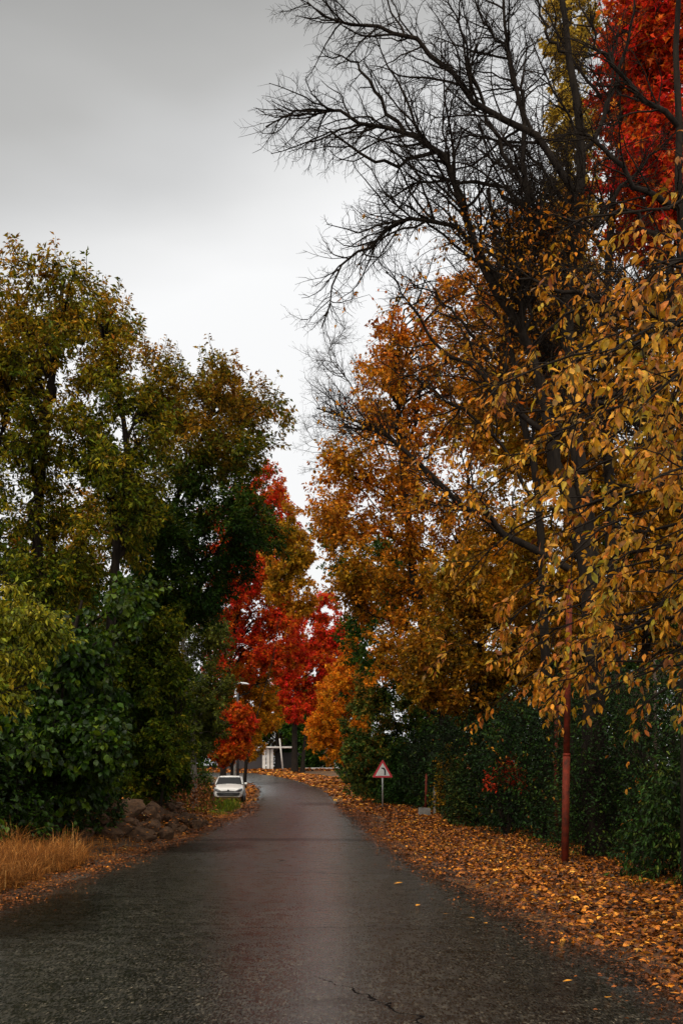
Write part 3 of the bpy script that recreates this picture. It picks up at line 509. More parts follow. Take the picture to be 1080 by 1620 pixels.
tree('poplar_tree', 'slender pale yellow poplar rising behind the bare branches', 'tree', 44,
     [[(900, 1290), (900, 900), (898, 500), (900, 100), (900, -150)]], [(900, 40, 40, 120), (905, 260, 50, 130), (895, 460, 55, 120), (900, 660, 60, 120)],
     leafmat('leaf_pale_gold', [(0, (.40, .26, .02)), (.5, (.72, .48, .06)), (1, (.80, .40, .04))], transl=.45), 26000, .15, 45, nlimb=50, nsub=260, ntwig=1500, width=.6, hue=(.3, .2), r0=.28, dY=1.2, slope=1.8, bark=BARKG)
tree('maple_tree', 'scarlet maple filling the top right corner', 'tree', 27,
     [[(1120, 1330), (1110, 900), (1080, 600), (1050, 350), (1030, 150)]], [(1000, 100, 60, 100), (1050, 250, 70, 110), (990, 290, 50, 70), (1100, 100, 80, 150), (1040, 360, 50, 50), (1010, 20, 60, 60)],
     RED, 26000, .15, 46, nlimb=44, nsub=380, ntwig=2400, kind='star', width=.8, hue=(.42, .5), r0=.24, dY=2.4, slope=1.1)
tree('tree', 'brown gold tree behind the red iron post', 'tree', 30,
     [[(930, 1320), (935, 1050), (915, 850), (890, 700)], [(1000, 1320), (1020, 1000), (1010, 800)]],
     [(880, 560, 90, 90), (800, 660, 80, 90), (960, 620, 90, 110), (1040, 560, 80, 110), (860, 780, 100, 90), (980, 820, 100, 90), (1070, 780, 80, 130), (820, 900, 90, 80), (930, 960, 100, 70), (1050, 980, 90, 80), (860, 420, 70, 70, 30, .5)],
     GOLD, 58000, .125, 47, nlimb=56, nsub=480, ntwig=3800, width=.62, hue=(.42, .32), r0=.2, dY=3)
tree('tree', 'rust and green tree above the middle of the hedge', 'tree', 36,
     [[(760, 1305), (765, 1150), (760, 1000), (750, 900)]], [(760, 930, 80, 70), (700, 1000, 60, 60), (800, 1010, 80, 70), (740, 1080, 80, 60), (660, 1060, 40, 50), (830, 1090, 70, 50)],
     RUST, 30000, .13, 48, nlimb=34, nsub=280, ntwig=2000, width=.6, hue=(.45, .35), r0=.17, dY=2.6)
tree('background_tree', 'dim green tree beyond the hedge near the right edge', 'tree', 40,
     [[(1010, 1290), (1010, 1050), (1010, 850)]], [(1000, 1000, 120, 110), (880, 1050, 90, 80), (1100, 900, 90, 150), (1000, 850, 110, 90)],
     GREEN, 20000, .19, 49, nlimb=30, nsub=180, ntwig=1200, width=.6, hue=(.35, .3), r0=.2, dY=3, twig_l=1.2)
# ---- bare trees
def bare(name, label, Y, stems, limbs, seed, r0, nsub=200, ntw=1400, ntw2=3500, bark=None, nrand=0, ells=None, leaf=0):
    rng = np.random.default_rng(seed); bark = bark or BARK; st = []
    for s in stems:
        pts = [at(p[0], p[1], p[2] if len(p) > 2 else Y) for p in s]
        if s[0][1] > 1225: pts[0][2] = float(ground_z(pts[0][0], pts[0][1])) - .08
        st.append(resample(pts, 18))
    P0 = np.array(st); P0[:, 1:-1] += rng.normal(size=P0[:, 1:-1].shape) * .03
    R0 = np.array([np.linspace(1, .25, 18) * r for r in r0]); base = P0[0, 0].copy()
    PL = []; RL = []
    for e in limbs:
        p = resample([at(q[0], q[1], q[2] if len(q) > 2 else Y) for q in e[1:]], 14); p[1:-1] += rng.normal(size=(12, 3)) * .045
        PL.append(p); RL.append(e[0] * .8 * np.linspace(1, .12, 14) ** .9)
    if nrand:
        for T in ell_targets(rng, ells, Y, 2.6, nrand):
            s = rng.integers(len(P0)); hd = np.linalg.norm(P0[s][:, :2] - T[:2], axis=1); k = int(np.clip(np.argmin(np.abs(P0[s][:, 2] - (T[2] - hd * .8))), 3, 16))
            a = P0[s][k]; tan = norm(P0[s][k + 1] - P0[s][k - 1]); D = np.linalg.norm(T - a); u = np.linspace(0, 1, 14)[:, None]
            c = a + tan * D * .4; p = (1 - u) ** 2 * a + 2 * u * (1 - u) * c + u * u * T
            nzz = np.cumsum(rng.normal(size=(14, 3)) * .028 * D, 0); nzz -= nzz[0] * (1 - u) + nzz[-1] * u
            PL.append(p + nzz); RL.append(min(R0[s, k] * .5, .015 * D + .012) * np.linspace(1, .15, 14))
    PL = np.array(PL); RL = np.maximum(np.array(RL), .006)
    A = np.concatenate([PL, P0[:, 4:]]); 
    P1, R1 = sprout(rng, PL, RL, nsub, .12, 1., (28, 60), .34, 9, .17, (0, 0, .02), .5, 2.6, rk=.010, rmin=.005)
    P2, R2 = sprout(rng, np.concatenate([P1, PL[:, 5:]]), np.concatenate([R1, RL[:, 5:]]), ntw, .1, 1., (28, 65), .42, 6, .2, (0, 0, .0), .22, 1.0, rk=.007, rmin=.0035)
    P3, R3 = sprout(rng, P2, R2, ntw2, .1, 1., (30, 70), .5, 4, .2, (0, 0, .0), .10, .45, rk=.006, rmin=.0028)
    root = empty(name, base, label, 'tree', None)
    V, Q = join([tubes(P0, R0, 12), tubes(PL, RL, 7)]); npmesh('trunk', V, Q, bark, root, smooth=True)
    V, Q = join([tubes(P1, R1, 5), tubes(P2, R2, 3), tubes(P3, R3, 3)]); npmesh('branches', V, Q, bark, root)
    if leaf:
        c0 = P2[:, 2]; ppx = 540 + c0[:, 0] / c0[:, 1] * F; ppz = 1225 - (c0[:, 2] - EYE) / c0[:, 1] * F
        q = (ppx + .5 * ppz + 60 * rng.normal(size=len(P2)) > 870) & (ppz > 330)   # only the inner, lower boughs keep leaves
        V, Fc, h, v = leaves_on(rng, P2[q], leaf, .085, .5, 'ovate', 1.2, (.6, .35)); npmesh('crown', V, Fc, GOLD, root, hue=(h, v))
    return root
bare('bare_tree', 'leafless black tree reaching its longest boughs left over the road', 21,
     [[(945, 1345), (935, 1100), (930, 900), (880, 720), (850, 590), (822, 505)], [(935, 1000), (930, 850), (905, 640), (900, 430), (920, 240), (900, 80), (880, -80)]],
     [(.10, (822, 515), (765, 420), (725, 300), (690, 240), (640, 208), (560, 186), (500, 172), (420, 200)),
      (.10, (822, 515), (836, 420), (830, 300), (826, 150), (800, 10), (790, -90)),
      (.09, (905, 300), (841, 208), (734, 145), (671, 76), (608, 44), (532, 38), (486, 2)),
      (.07, (800, 480), (765, 403), (671, 346), (590, 378), (538, 430), (508, 520)),
      (.06, (880, 380), (805, 315), (750, 290), (684, 284), (640, 302), (600, 330)),
      (.09, (900, 900), (772, 827), (695, 773), (636, 702), (576, 673), (500, 645)),
      (.07, (870, 690), (800, 640), (760, 590), (690, 540), (640, 470), (610, 430)),
      (.05, (640, 208), (590, 140), (560, 95), (500, 90)), (.05, (690, 240), (600, 260), (530, 215), (455, 240)),
      (.07, (900, 430), (960, 330), (1010, 270), (1080, 200)), (.06, (905, 560), (980, 480), (1040, 430), (1100, 400)),
      (.06, (830, 300), (770, 180), (740, 80), (700, -20)), (.05, (841, 208), (800, 90), (760, 20), (740, -60)),
      (.06, (920, 240), (980, 120), (1000, 20), (1030, -80)), (.05, (900, 100), (860, 30), (840, -60))],
     61, [.24, .17], nsub=520, ntw=5400, ntw2=15000, nrand=12, ells=[(850, 150, 130, 150), (760, 350, 90, 120), (960, 300, 110, 150)], leaf=3800)
bare('bare_tree', 'dense tangle of dark twigs standing behind the tall leafless tree', 27,
     [[(985, 1340), (975, 1000), (960, 700), (965, 420), (975, 200), (985, 20)], [(860, 1340), (862, 1050), (850, 800), (815, 600), (790, 430), (770, 300)]],
     [(.07, (965, 420), (900, 330), (850, 260), (780, 220), (720, 200)), (.06, (850, 800), (790, 700), (720, 640), (660, 600), (600, 570)), (.06, (815, 600), (740, 520), (690, 470), (620, 430)), (.06, (960, 700), (900, 600), (850, 530), (770, 480), (700, 400)), (.06, (975, 200), (920, 120), (870, 30), (840, -60))],
     64, [.17, .13], nsub=380, ntw=3600, ntw2=10000, nrand=18, ells=[(880, 250, 130, 180), (740, 470, 110, 120), (1000, 480, 100, 160), (860, 620, 120, 120)])
bare('bare_tree', 'leafless dark tree with its straight trunk along the right edge', 15,
     [[(1092, 1395), (1085, 1100), (1082, 700), (1076, 350), (1072, 100), (1070, -150)]],
     [(.06, (1078, 520), (1000, 480), (930, 470), (850, 450), (770, 420)), (.06, (1076, 330), (1010, 300), (960, 240), (900, 190), (840, 60)),
      (.05, (1080, 620), (1010, 640), (940, 640), (860, 660), (780, 640)), (.05, (1073, 200), (1000, 130), (940, 60), (900, -40)), (.05, (1078, 420), (1030, 370), (985, 330), (930, 350), (860, 345))],
     62, [.10], nsub=160, ntw=1300, ntw2=4000, nrand=8, ells=[(960, 250, 110, 220), (940, 540, 120, 100)], leaf=500)
bare('bare_tree', 'fine twigged bare tree behind the tall orange tree', 52,
     [[(712, 1275), (690, 1000), (640, 800), (600, 680)]],
     [(.05, (620, 800), (560, 700), (530, 640), (500, 600)), (.05, (610, 740), (560, 620), (520, 560), (545, 520)), (.04, (600, 690), (570, 600), (560, 560)), (.04, (625, 840), (540, 740), (500, 700), (480, 670)), (.04, (600, 680), (540, 620), (500, 570))],
     63, [.12], nsub=120, ntw=900, ntw2=2600, bark=BARKG)
# ---- near tree with large yellow leaves
def near_tree():
    rng = np.random.default_rng(71)
    base = np.array((4.6, 10.2, float(ground_z(4.6, 10.2)) - .05))
    st = resample([base, (4.55, 10.1, 2.2), (4.35, 9.9, 4.2), (4.2, 9.8, 6.6)], 18)[None]; R0 = (.15 * np.linspace(1, .3, 18))[None]
    tips = [(760, 640, 10.5), (850, 690, 8.5), (900, 560, 9), (880, 370, 9.5), (950, 470, 8.5), (1020, 420, 8), (960, 640, 8), (1060, 520, 7.5), (780, 880, 11.5), (840, 990, 11), (900, 840, 9.5), (960, 900, 8.5), (1030, 760, 7.5),
            (800, 1060, 12), (870, 1080, 11), (950, 1010, 9.5), (1040, 940, 8.2), (900, 960, 10.5), (1070, 850, 8), (850, 790, 10), (1020, 620, 9), (990, 740, 8.5), (770, 760, 12), (1080, 1010, 9), (1000, 1070, 10), (720, 930, 13), (930, 720, 9.5), (1060, 680, 9), (790, 1110, 13), (850, 1125, 12), (920, 1110, 11), (1000, 1130, 10), (1065, 1090, 9), (740, 830, 13), (810, 820, 12), (750, 1020, 13.5), (700, 700, 14), (1070, 970, 8.5),
            (960, 560, 7.6), (1030, 860, 8.6), (880, 900, 8.8), (1000, 660, 7.4), (830, 930, 9.8), (1050, 460, 8.6)]
    PL = []; RL = []
    for q in tips:
        T = at(*q); k = int(np.clip(np.argmin(np.abs(st[0][:, 2] - (T[2] + .3))), 5, 16)); a = st[0][k]; D = np.linalg.norm(T - a); u = np.linspace(0, 1, 12)[:, None]
        c = (a + T) / 2 + np.array((0, 0, .28 * D)); p = (1 - u) ** 2 * a + 2 * u * (1 - u) * c + u * u * T
        nzz = np.cumsum(rng.normal(size=(12, 3)) * .02 * D, 0); nzz -= nzz[0] * (1 - u) + nzz[-1] * u
        PL.append(p + nzz); RL.append(np.linspace(.026, .006, 12))
    PL = np.array(PL); RL = np.array(RL)
    P1, R1 = sprout(rng, PL, RL, 420, .3, 1., (25, 60), .32, 7, .13, (0, 0, -.04), .3, .9, rk=.006, rmin=.003)
    P2, R2 = sprout(rng, P1, R1, 700, .2, 1., (25, 60), .5, 5, .12, (0, 0, -.08), .15, .4, rk=.005, rmin=.0022)
    root = empty('tree', base, 'nearest tree at the right edge, hung with large golden leaves', 'tree')
    npmesh('trunk', *join([tubes(st, R0, 12), tubes(PL, RL, 6)]), BARK, root, smooth=True)
    npmesh('branches', *join([tubes(P1, R1, 4), tubes(P2, R2, 4)]), BARK, root)
    V, Fc, h, v = leaves_on(rng, np.concatenate([P1[:, 2:], P2]), 9000, .077, .44, 'ovate', 1.0, (.52, .50), petiole=.3, upj=.6)
    npmesh('crown', V, Fc, WALNUT, root, hue=(h, v))
near_tree()
# ------------------------------------------------------------------ hedge and shrubs
def bush(name, label, cat, centre, rad, mat, nsprig, nleaf, size, seed, width=.5, kind='fold', hue=(.45, .4), stems=14, droop=.5, group=None, zmin=.02, L_=.5, trop=(0, 0, .1), lift=0):
    rng = np.random.default_rng(seed); c = np.array(centre, float); c[2] = float(ground_z(c[0], c[1])); rad = np.array(rad)
    v = norm(rng.normal(size=(nsprig, 3))); v[:, 2] = np.abs(v[:, 2]); rr = rng.uniform(.25, 1, nsprig) ** .5
    lump = 1 + .22 * vnoise(v[:, 0] * 3 + seed, v[:, 2] * 3 + v[:, 1] * 2, .7, seed)
    p = c + v * (rr * lump)[:, None] * rad; p[:, 2] = np.maximum(p[:, 2], c[2] + zmin) + lift
    d = norm(v * rad / rad.max() + rng.normal(size=v.shape) * .35 + np.array((0, 0, .3)))
    K = 5; pts = [p]
    for k in range(K - 1):
        d = norm(d + rng.normal(size=d.shape) * .15 + np.array(trop)); pts.append(pts[-1] + d * (L_ / (K - 1)))
    P = np.stack(pts, 1); P[..., 2] = np.maximum(P[..., 2], c[2] + .01)
    R = np.full((nsprig, K), .004) * np.linspace(1, .5, K)
    tips = p[rng.choice(nsprig, stems)]; b = c + rng.normal(size=(stems, 3)) * np.array((.12, .12, 0)) * rad[0]; u = np.linspace(0, 1, 7)[:, None, None]
    mid = (b + tips) / 2 + np.array((0, 0, .2)) * rad[2]; St = ((1 - u) ** 2 * b + 2 * u * (1 - u) * mid + u * u * tips).transpose(1, 0, 2)
    root = empty(name, c, label, cat, group)
    npmesh('stems', *join([tubes(St, np.full((stems, 7), .018) * np.linspace(1, .4, 7), 5), tubes(P, R, 3)]), BARK, root)
    V, Fc, h, vv = leaves_on(rng, P, nleaf, size, width, kind, droop, hue); npmesh('foliage', V, Fc, mat, root, hue=(h, vv))
    return root
def hedge():
    rng = np.random.default_rng(81)
    Yk = [13, 17, 20, 23, 29, 36, 44, 52, 62, 74, 88]; Xk = [5.6, 5.1, 4.75, 4.5, 4.0, 3.85, 3.8, 3.3, 2.9, 2.3, 1.3]; Hk = [3.1, 3.1, 3.2, 3.1, 3.2, 3.4, 3.3, 3.1, 3, 3, 3.]
    n = 15000; Yv = 13 + (88 - 13) * rng.uniform(0, 1, n) ** 1.7
    dep = rng.uniform(0, 1, n) ** 1.6 * 2.2; z = rng.uniform(0, 1, n)
    H = np.interp(Yv, Yk, Hk) * (1 + .12 * vnoise(Yv, Yv * 0, 1.4, 5) + .06 * vnoise(Yv, Yv * 0, .4, 6))
    front = np.interp(Yv, Yk, Xk) + .38 * vnoise(Yv, z * 3, 1.1, 7) + .18 * vnoise(Yv, z * 3, .35, 8) + (z - .45) ** 2 * .8
    x = front + dep; g = ground_z(x, Yv); p = np.stack([x, Yv, g + .05 + z * H], 1)
    sc = np.clip(Yv / 20, .8, 3.2)
    d = norm(np.array((-.8, -.3, .5)) + rng.normal(size=(n, 3)) * .6); K = 5; pts = [p]
    for k in range(K - 1):
        d = norm(d + rng.normal(size=d.shape) * .2 + np.array((0, 0, .02))); pts.append(pts[-1] + d * (.42 * sc[:, None] ** .5 / (K - 1)))
    P = np.stack(pts, 1); P[..., 2] = np.maximum(P[..., 2], .03)
    root = empty('hedge', (4.4, 24, 0), 'long dark evergreen hedge along the right leaf strewn verge', 'hedge')
    m = 160; sy = 13 + (88 - 13) * rng.uniform(0, 1, m) ** 1.5; bx = np.interp(sy, Yk, Xk) + rng.uniform(.5, 1.6, m); u = np.linspace(0, 1, 7)[None, :, None]
    b = np.stack([bx, sy, ground_z(bx, sy)], 1)[:, None, :]; t = b + np.stack([rng.normal(size=m) * .5 - .2, rng.normal(size=m) * .4, rng.uniform(2, 3, m)], 1)[:, None, :]
    npmesh('stems', *join([tubes(b * (1 - u) + t * u, np.full((m, 7), .03), 5), tubes(P, np.full((n, K), .004), 3)]), BARK, root)
    # leaves grow with distance so far ones still read
    Vs = []; 
    for lo, hi, num, s in ((13, 24, 62000, .062), (24, 40, 42000, .085), (40, 90, 34000, .14)):
        q = P[(Yv >= lo) & (Yv < hi)]; Vs.append(leaves_on(rng, q, num, s, .5, 'fold', .4, (.50, .50)))
    V, Fc = join([(a[0], a[1]) for a in Vs]); npmesh('foliage', V, Fc, DARKG, root, hue=(np.concatenate([a[2] for a in Vs]), np.concatenate([a[3] for a in Vs])))
    q = P[(rng.uniform(0, 1, n) < .06) & (Yv < 40) & (dep < .5)]; V, Fc, h, vv = leaves_on(rng, q, 520, .085, .5, 'ovate', 1.2, (.6, .4)); o = npmesh('caught_leaves', V, Fc, WALNUT, root, hue=(h, vv)); o['label'] = 'fallen golden leaves caught on the hedge'
hedge()
bush('shrub', 'dark glossy shrub with drooping leaflets at the right edge below the near tree', 'shrub', (5.0, 16.2, 0), (.75, 1.2, 1.8), DARKG, 900, 9000, .085, 82, width=.36, hue=(.78, .3), droop=1.0, trop=(0, 0, -.2))
bush('shrub', 'small red leaved shrub growing out of the hedge front', 'shrub', (4.15, 28.5, 0), (.42, .5, .75), leafmat('leaf_redbush', [(0, (.05, .06, .01)), (.3, (.30, .05, .01)), (.6, (.70, .05, .012)), (1, (.85, .12, .03))], transl=.35), 110, 900, .08, 83, hue=(.5, .4), lift=1.15, L_=.3)
bush('shrub', 'olive speckled shrub between the red shrub and the warning sign', 'shrub', (3.9, 34, 0), (.7, 1.2, 2.0), leafmat('leaf_speckle', [(0, (.012, .03, .006)), (.5, (.03, .06, .01)), (.8, (.09, .10, .014)), (1, (.36, .17, .02))]), 600, 7000, .09, 84, hue=(.5, .45))
bush('shrub', 'green shrub hugging the post of the red iron pole', 'shrub', (4.55, 20.9, 0), (.6, .7, 2.6), DARKG, 500, 6000, .06, 85, hue=(.72, .3))
bush('shrub', 'yellow leaved shrub beside the rusty thin post', 'shrub', (3.9, 41.5, 0), (.5, .5, 2.2), GOLD, 260, 1800, .10, 86, hue=(.25, .3))
bush('shrub', 'rusty dead brush heaped beside the rock pile', 'shrub', (-6.0, 38, 0), (1.7, 2.2, 1.3), leafmat('leaf_dead', [(0, (.05, .02, .006)), (.5, (.20, .06, .012)), (1, (.46, .16, .03))], transl=.1), 700, 5200, .09, 87, hue=(.45, .45), droop=.9)
bush('shrub', 'round dark green bush at the left side of the white car', 'shrub', (-8.3, 64, 0), (1.1, 1.2, 2.0), GREEN, 420, 5500, .12, 88, hue=(.45, .3))
bush('shrub', 'shadowy undergrowth at the foot of the big left trees', 'shrub', (-6.5, 25.5, 0), (1.3, 1.5, 2.1), BROAD, 800, 7000, .11, 89, width=.6, hue=(.25, .35))
bush('shrub', 'dark undergrowth behind the dry grass at the left edge', 'shrub', (-7.4, 21.5, 0), (1.8, 1.3, 2.3), BROAD, 900, 8500, .11, 90, width=.6, hue=(.2, .3))
bush('shrub', 'leafy scrub behind the rock pile', 'shrub', (-6.6, 33, 0), (1.6, 1.6, 2.3), BROAD, 800, 8500, .11, 91, hue=(.35, .4))
bush('shrub', 'dense dark scrub behind the dead brush', 'shrub', (-9.0, 44, 0), (2.6, 2.2, 3.6), GREEN, 1000, 10000, .14, 92, hue=(.3, .35))
bush('shrub', 'tall dark scrub closing the far left background', 'shrub', (-13, 40, 0), (4, 3, 5.0), GREEN, 1300, 12000, .18, 93, hue=(.25, .3))
bush('shrub', 'tall scrub behind the round green bush by the car', 'shrub', (-13, 66, 0), (3.2, 3, 5.6), GREEN, 1200, 12000, .18, 94, hue=(.35, .35))
bush('shrub', 'dark scrub to the left of the gateway across the bend', 'shrub', (-24, 158, 0), (8, 4, 9), GREEN, 1100, 12000, .42, 95, hue=(.3, .3), L_=1.2)
bush('shrub', 'dark scrub on the right of the gateway', 'shrub', (-1.2, 154, 0), (5.5, 4, 8), GREEN, 1100, 12000, .36, 96, hue=(.25, .3), L_=1.2)
bush('shrub', 'black green scrub behind the bright orange tree', 'shrub', (2.2, 112, 0), (2.6, 4, 6), GREEN, 1000, 12000, .26, 97, hue=(.25, .3), L_=.9)
bush('shrub', 'dark thicket behind the hedge at the right edge', 'shrub', (9.5, 24, 0), (2.8, 4.5, 5.6), GREEN, 1500, 20000, .13, 141, hue=(.2, .3))
bush('shrub', 'dark thicket behind the middle of the hedge', 'shrub', (8.2, 36, 0), (2.8, 5, 6.2), GREEN, 1500, 20000, .15, 142, hue=(.25, .3))
bush('shrub', 'dark thicket behind the far part of the hedge by the sign', 'shrub', (6.5, 54, 0), (2.8, 6, 6.5), GREEN, 1400, 17000, .18, 143, hue=(.3, .35))
bush('shrub', 'brown green thicket rising behind the gateway roof', 'shrub', (-12.5, 163, 0), (6.5, 3, 8.5), RUST, 1200, 13000, .36, 148, hue=(.12, .3), L_=1.1)
bush('shrub', 'dark scrub under the crimson maple', 'shrub', (-5.6, 158, 0), (3.2, 2.5, 4.5), GREEN, 900, 9000, .34, 144, hue=(.2, .3), L_=.9)
bush('shrub', 'low scrub in the shade left of the thin rusty post', 'shrub', (4.6, 50, 0), (1.2, 2.0, 3.4), GREEN, 900, 9000, .12, 145, hue=(.25, .3))
bush('shrub', 'black green bush directly behind the warning sign', 'shrub', (2.9, 57, 0), (1.0, 2.6, 3.2), GREEN, 1000, 11000, .12, 146, hue=(.2, .3))
bush('shrub', 'dark bush on the verge beyond the warning sign', 'shrub', (1.9, 72, 0), (1.1, 4.5, 3.6), GREEN, 1000, 12000, .16, 147, hue=(.25, .35))
# ------------------------------------------------------------------ leaf litter and grass
def litter(name, n, xf, yr, size, seed, mat, hue=(.55, .4), kind='ovate', power=1.0, lift=.012, width=.55, kindtag=True, dens=None, upj=.35):
    rng = np.random.default_rng(seed); Yv = yr[0] + (yr[1] - yr[0]) * rng.uniform(0, 1, n) ** power; x = xf(rng, Yv)
    if dens is not None:
        k = rng.uniform(0, 1, n) < dens(x, Yv); x = x[k]; Yv = Yv[k]
    n = len(x); z = np.maximum(ground_z(x, Yv), np.where(off(x, Yv) < .2, gz(Yv) + .012 + .03 * (off(x, Yv) < -1), -9)) + lift * rng.uniform(.3, 2.5, n)
    a = rng.uniform(0, 2 * np.pi, n); d = np.stack([np.cos(a), np.sin(a), rng.normal(size=n) * upj * .5], 1)
    up = norm(np.array((0, 0, 1.)) + rng.normal(size=(n, 3)) * upj); sz = size * rng.uniform(.6, 1.3, n) * np.clip(Yv / 26, 1, 4)
    V, Fc, k = leafmesh(rng, np.stack([x, Yv, z], 1), d, up, sz, width, kind)
    h = np.clip(hue[0] + hue[1] * rng.uniform(-1, 1, n), 0, 1)
    o = npmesh(name, V, Fc, mat, hue=(np.repeat(h, k), np.repeat(rng.uniform(0, 1, n), k)))
    return tag(o, None, None, None, 'stuff')
def dens_r(x, Y):
    d = x - xr(Y); patch = vnoise(x, Y, .9, 31) * .35 + vnoise(x, Y, .3, 32) * .25
    gravel = np.exp(-((Y - 40) / 4.5) ** 2 - ((d - .7) / .7) ** 2)
    return np.clip(np.clip(d / 1.0, 0, 1) ** 1.1 * 1.15 + patch * .8 - gravel * 1.1, .0, 1)
o = litter('leaf_litter', 140000, lambda r, Y: xr(Y) - .1 + r.uniform(0, 1, len(Y)) * 4.6, (7, 64), .070, 101, LITTER, power=1.5, dens=dens_r, hue=(.36, .44), upj=.6)
o['label'] = 'carpet of orange and gold fallen leaves along the right verge'; o['category'] = 'fallen leaves'
o = litter('leaf_litter', 16000, lambda r, Y: xr(Y) + r.uniform(0, 1, len(Y)) ** 1.2 * 5, (62, 150), .09, 102, LITTER, dens=lambda x, Y: np.clip((x - xr(Y)) / .8, 0, 1), hue=(.5, .35))
o['label'] = 'fallen orange leaves on the far right verge round the bend'; o['category'] = 'fallen leaves'
o = litter('leaf_litter', 34000, lambda r, Y: xl(Y) + .1 - r.uniform(0, 1, len(Y)) * 4.5, (11, 100), .07, 103, LITTER, power=1.2, dens=lambda x, Y: np.clip((xl(Y) - x) / .8 + .5 * vnoise(x, Y, 1.1, 41), 0, .8), hue=(.42, .38))
o['label'] = 'scattered fallen leaves along the left verge'; o['category'] = 'fallen leaves'
o = litter('leaf_litter', 9000, lambda r, Y: -26 + 36 * r.uniform(0, 1, len(Y)), (143, 151), .12, 104, LITTER, dens=lambda x, Y: (off(x, Y) > .1) * 1.0, hue=(.4, .35))
o['label'] = 'fallen leaves on the bank in front of the gateway'; o['category'] = 'fallen leaves'
o = litter('leaf_crumbs', 26000, lambda r, Y: xr(Y) + r.normal(size=len(Y)) * .28 + .15, (6, 60), .035, 105, LITTER, power=1.5, hue=(.22, .25))
o['label'] = 'dark leaf crumbs and twigs washed along the right edge of the asphalt'; o['category'] = 'leaf debris'
o = litter('leaf_crumbs', 22000, lambda r, Y: xl(Y) - r.normal(size=len(Y)) * .3 - .2, (10, 60), .035, 106, LITTER, power=1.3, hue=(.25, .28))
o['label'] = 'dark leaf crumbs and twigs washed along the left edge of the asphalt'; o['category'] = 'leaf debris'
def blades(name, n, xf, yf, h, seed, mat, label, cat, lean=.35, wd=.006, hue=(.5, .45), dens=None):
    rng = np.random.default_rng(seed); x = xf(rng, n); Y = yf(rng, n)
    if dens is not None: k = rng.uniform(0, 1, n) < dens(x, Y); x, Y = x[k], Y[k]
    n = len(x); b = np.stack([x, Y, ground_z(x, Y) - .01], 1); K = 5; hh = h * rng.uniform(.35, 1.1, n) * (1 + .6 * vnoise(x, Y, .45, seed)) * np.clip(np.abs(x - xl(Y)) * .9 + .15, .25, 1); a = rng.uniform(0, 2 * np.pi, n)
    d0 = np.stack([np.cos(a), np.sin(a), np.zeros(n)], 1); side = np.stack([-np.sin(a), np.cos(a), np.zeros(n)], 1); le = np.abs(rng.normal(size=n)) * lean + .1; u = np.linspace(0, 1, K)
    C = b[:, None, :] + d0[:, None, :] * (le * hh)[:, None, None] * (u ** 2)[None, :, None] + np.array((0, 0, 1.)) * (hh[:, None, None] * (u - .35 * np.clip(le, 0, 1.2)[:, None] * u ** 3)[..., None])
    w_ = (wd * np.linspace(1, .2, K))[None, :, None]
    VV = np.stack([C - side[:, None] * w_, C + side[:, None] * w_], 2); idx = np.arange(n * K * 2).reshape(n, K, 2)
    Q = np.stack([idx[:, :-1, 0], idx[:, :-1, 1], idx[:, 1:, 1], idx[:, 1:, 0]], -1).reshape(-1, 4)
    hu = np.repeat(np.clip(hue[0] + hue[1] * rng.uniform(-1, 1, n), 0, 1), K * 2); va = np.repeat(rng.uniform(0, 1, n), K * 2)
    return tag(npmesh(name, VV.reshape(-1, 3), Q, mat, hue=(hu, va)), label, cat, None, 'stuff')
blades('dry_grass', 42000, lambda r, n: -4.5 - np.abs(r.normal(size=n)) * 1.1, lambda r, n: r.uniform(11.5, 21, n), .50, 111, STRAW, 'tall straw coloured dry grass at the left edge', 'grass', dens=lambda x, Y: np.clip(1.2 - np.abs(Y - 16) / 5 + .5 * vnoise(x, Y, .7, 51) - (x > xl(Y) - .45 + .3 * vnoise(x, Y, .5, 52)) * .95, 0, 1), wd=.0045, lean=.95)
blades('green_grass', 9000, lambda r, n: -4.2 - r.uniform(0, 1, n) * 2.6, lambda r, n: r.uniform(42, 61, n), .34, 112, GRASS, 'green grass patch in front of the white car', 'grass', wd=.012, dens=lambda x, Y: np.clip((xl(Y) - .3 - x) * 2, 0, 1) * np.clip(1.1 - np.abs(Y - 52) / 8 + .4 * vnoise(x, Y, .8, 55), 0, 1))
blades('dry_grass', 3500, lambda r, n: -4.3 - r.uniform(0, 1, n) * 1.5, lambda r, n: r.uniform(20, 44, n), .22, 113, STRAW, 'sparse dry grass along the edge of the rock pile', 'grass', wd=.006, dens=lambda x, Y: np.clip((xl(Y) - .2 - x) * 2, 0, 1) * .6)
# single leaves lying on the asphalt
rng = np.random.default_rng(121)
V, Fc, k = leafmesh(rng, np.zeros((1, 3)), np.array([(1., 0, .05)]), np.array([(0, 0, 1.)]), np.array([.10]), .62, 'ovate'); V[:, 2] *= .35
spots = [(637, 1397, 'pale yellow fallen leaf on the asphalt, farther of the two largest on the right'), (750, 1454, 'pale yellow fallen leaf on the asphalt near the right verge'), (664, 1432, None), (452, 1362, 'dark curled leaf alone in the middle of the road'), (700, 1447, None), (905, 1552, None), (600, 1345, None), (770, 1462, None), (960, 1580, None)]
first = None
for px, py, lab in spots:
    Yd = F * 1.56 / (py - 1225); p = at(px, py, Yd)
    if first is None: first = npmesh('fallen_leaf', V, Fc, LITTER, hue=(np.full(k, .80), np.full(k, .55))); o = first
    else: o = first.copy(); COL.objects.link(o)
    if py == 1362:
        o.data = first.data.copy(); o.data.materials[0] = BARK
    o.location = (p[0], p[1], float(gz(p[1])) + .045); o.rotation_euler = (rng.uniform(-.15, .15), rng.uniform(-.15, .15), rng.uniform(0, 6)); s = rng.uniform(.8, 1.2) * (1.3 if lab else .75); o.scale = (s, s, s)
    tag(o, lab or 'small yellowish fallen leaf lying on the grey asphalt', 'leaf', 'loose leaves on the road')
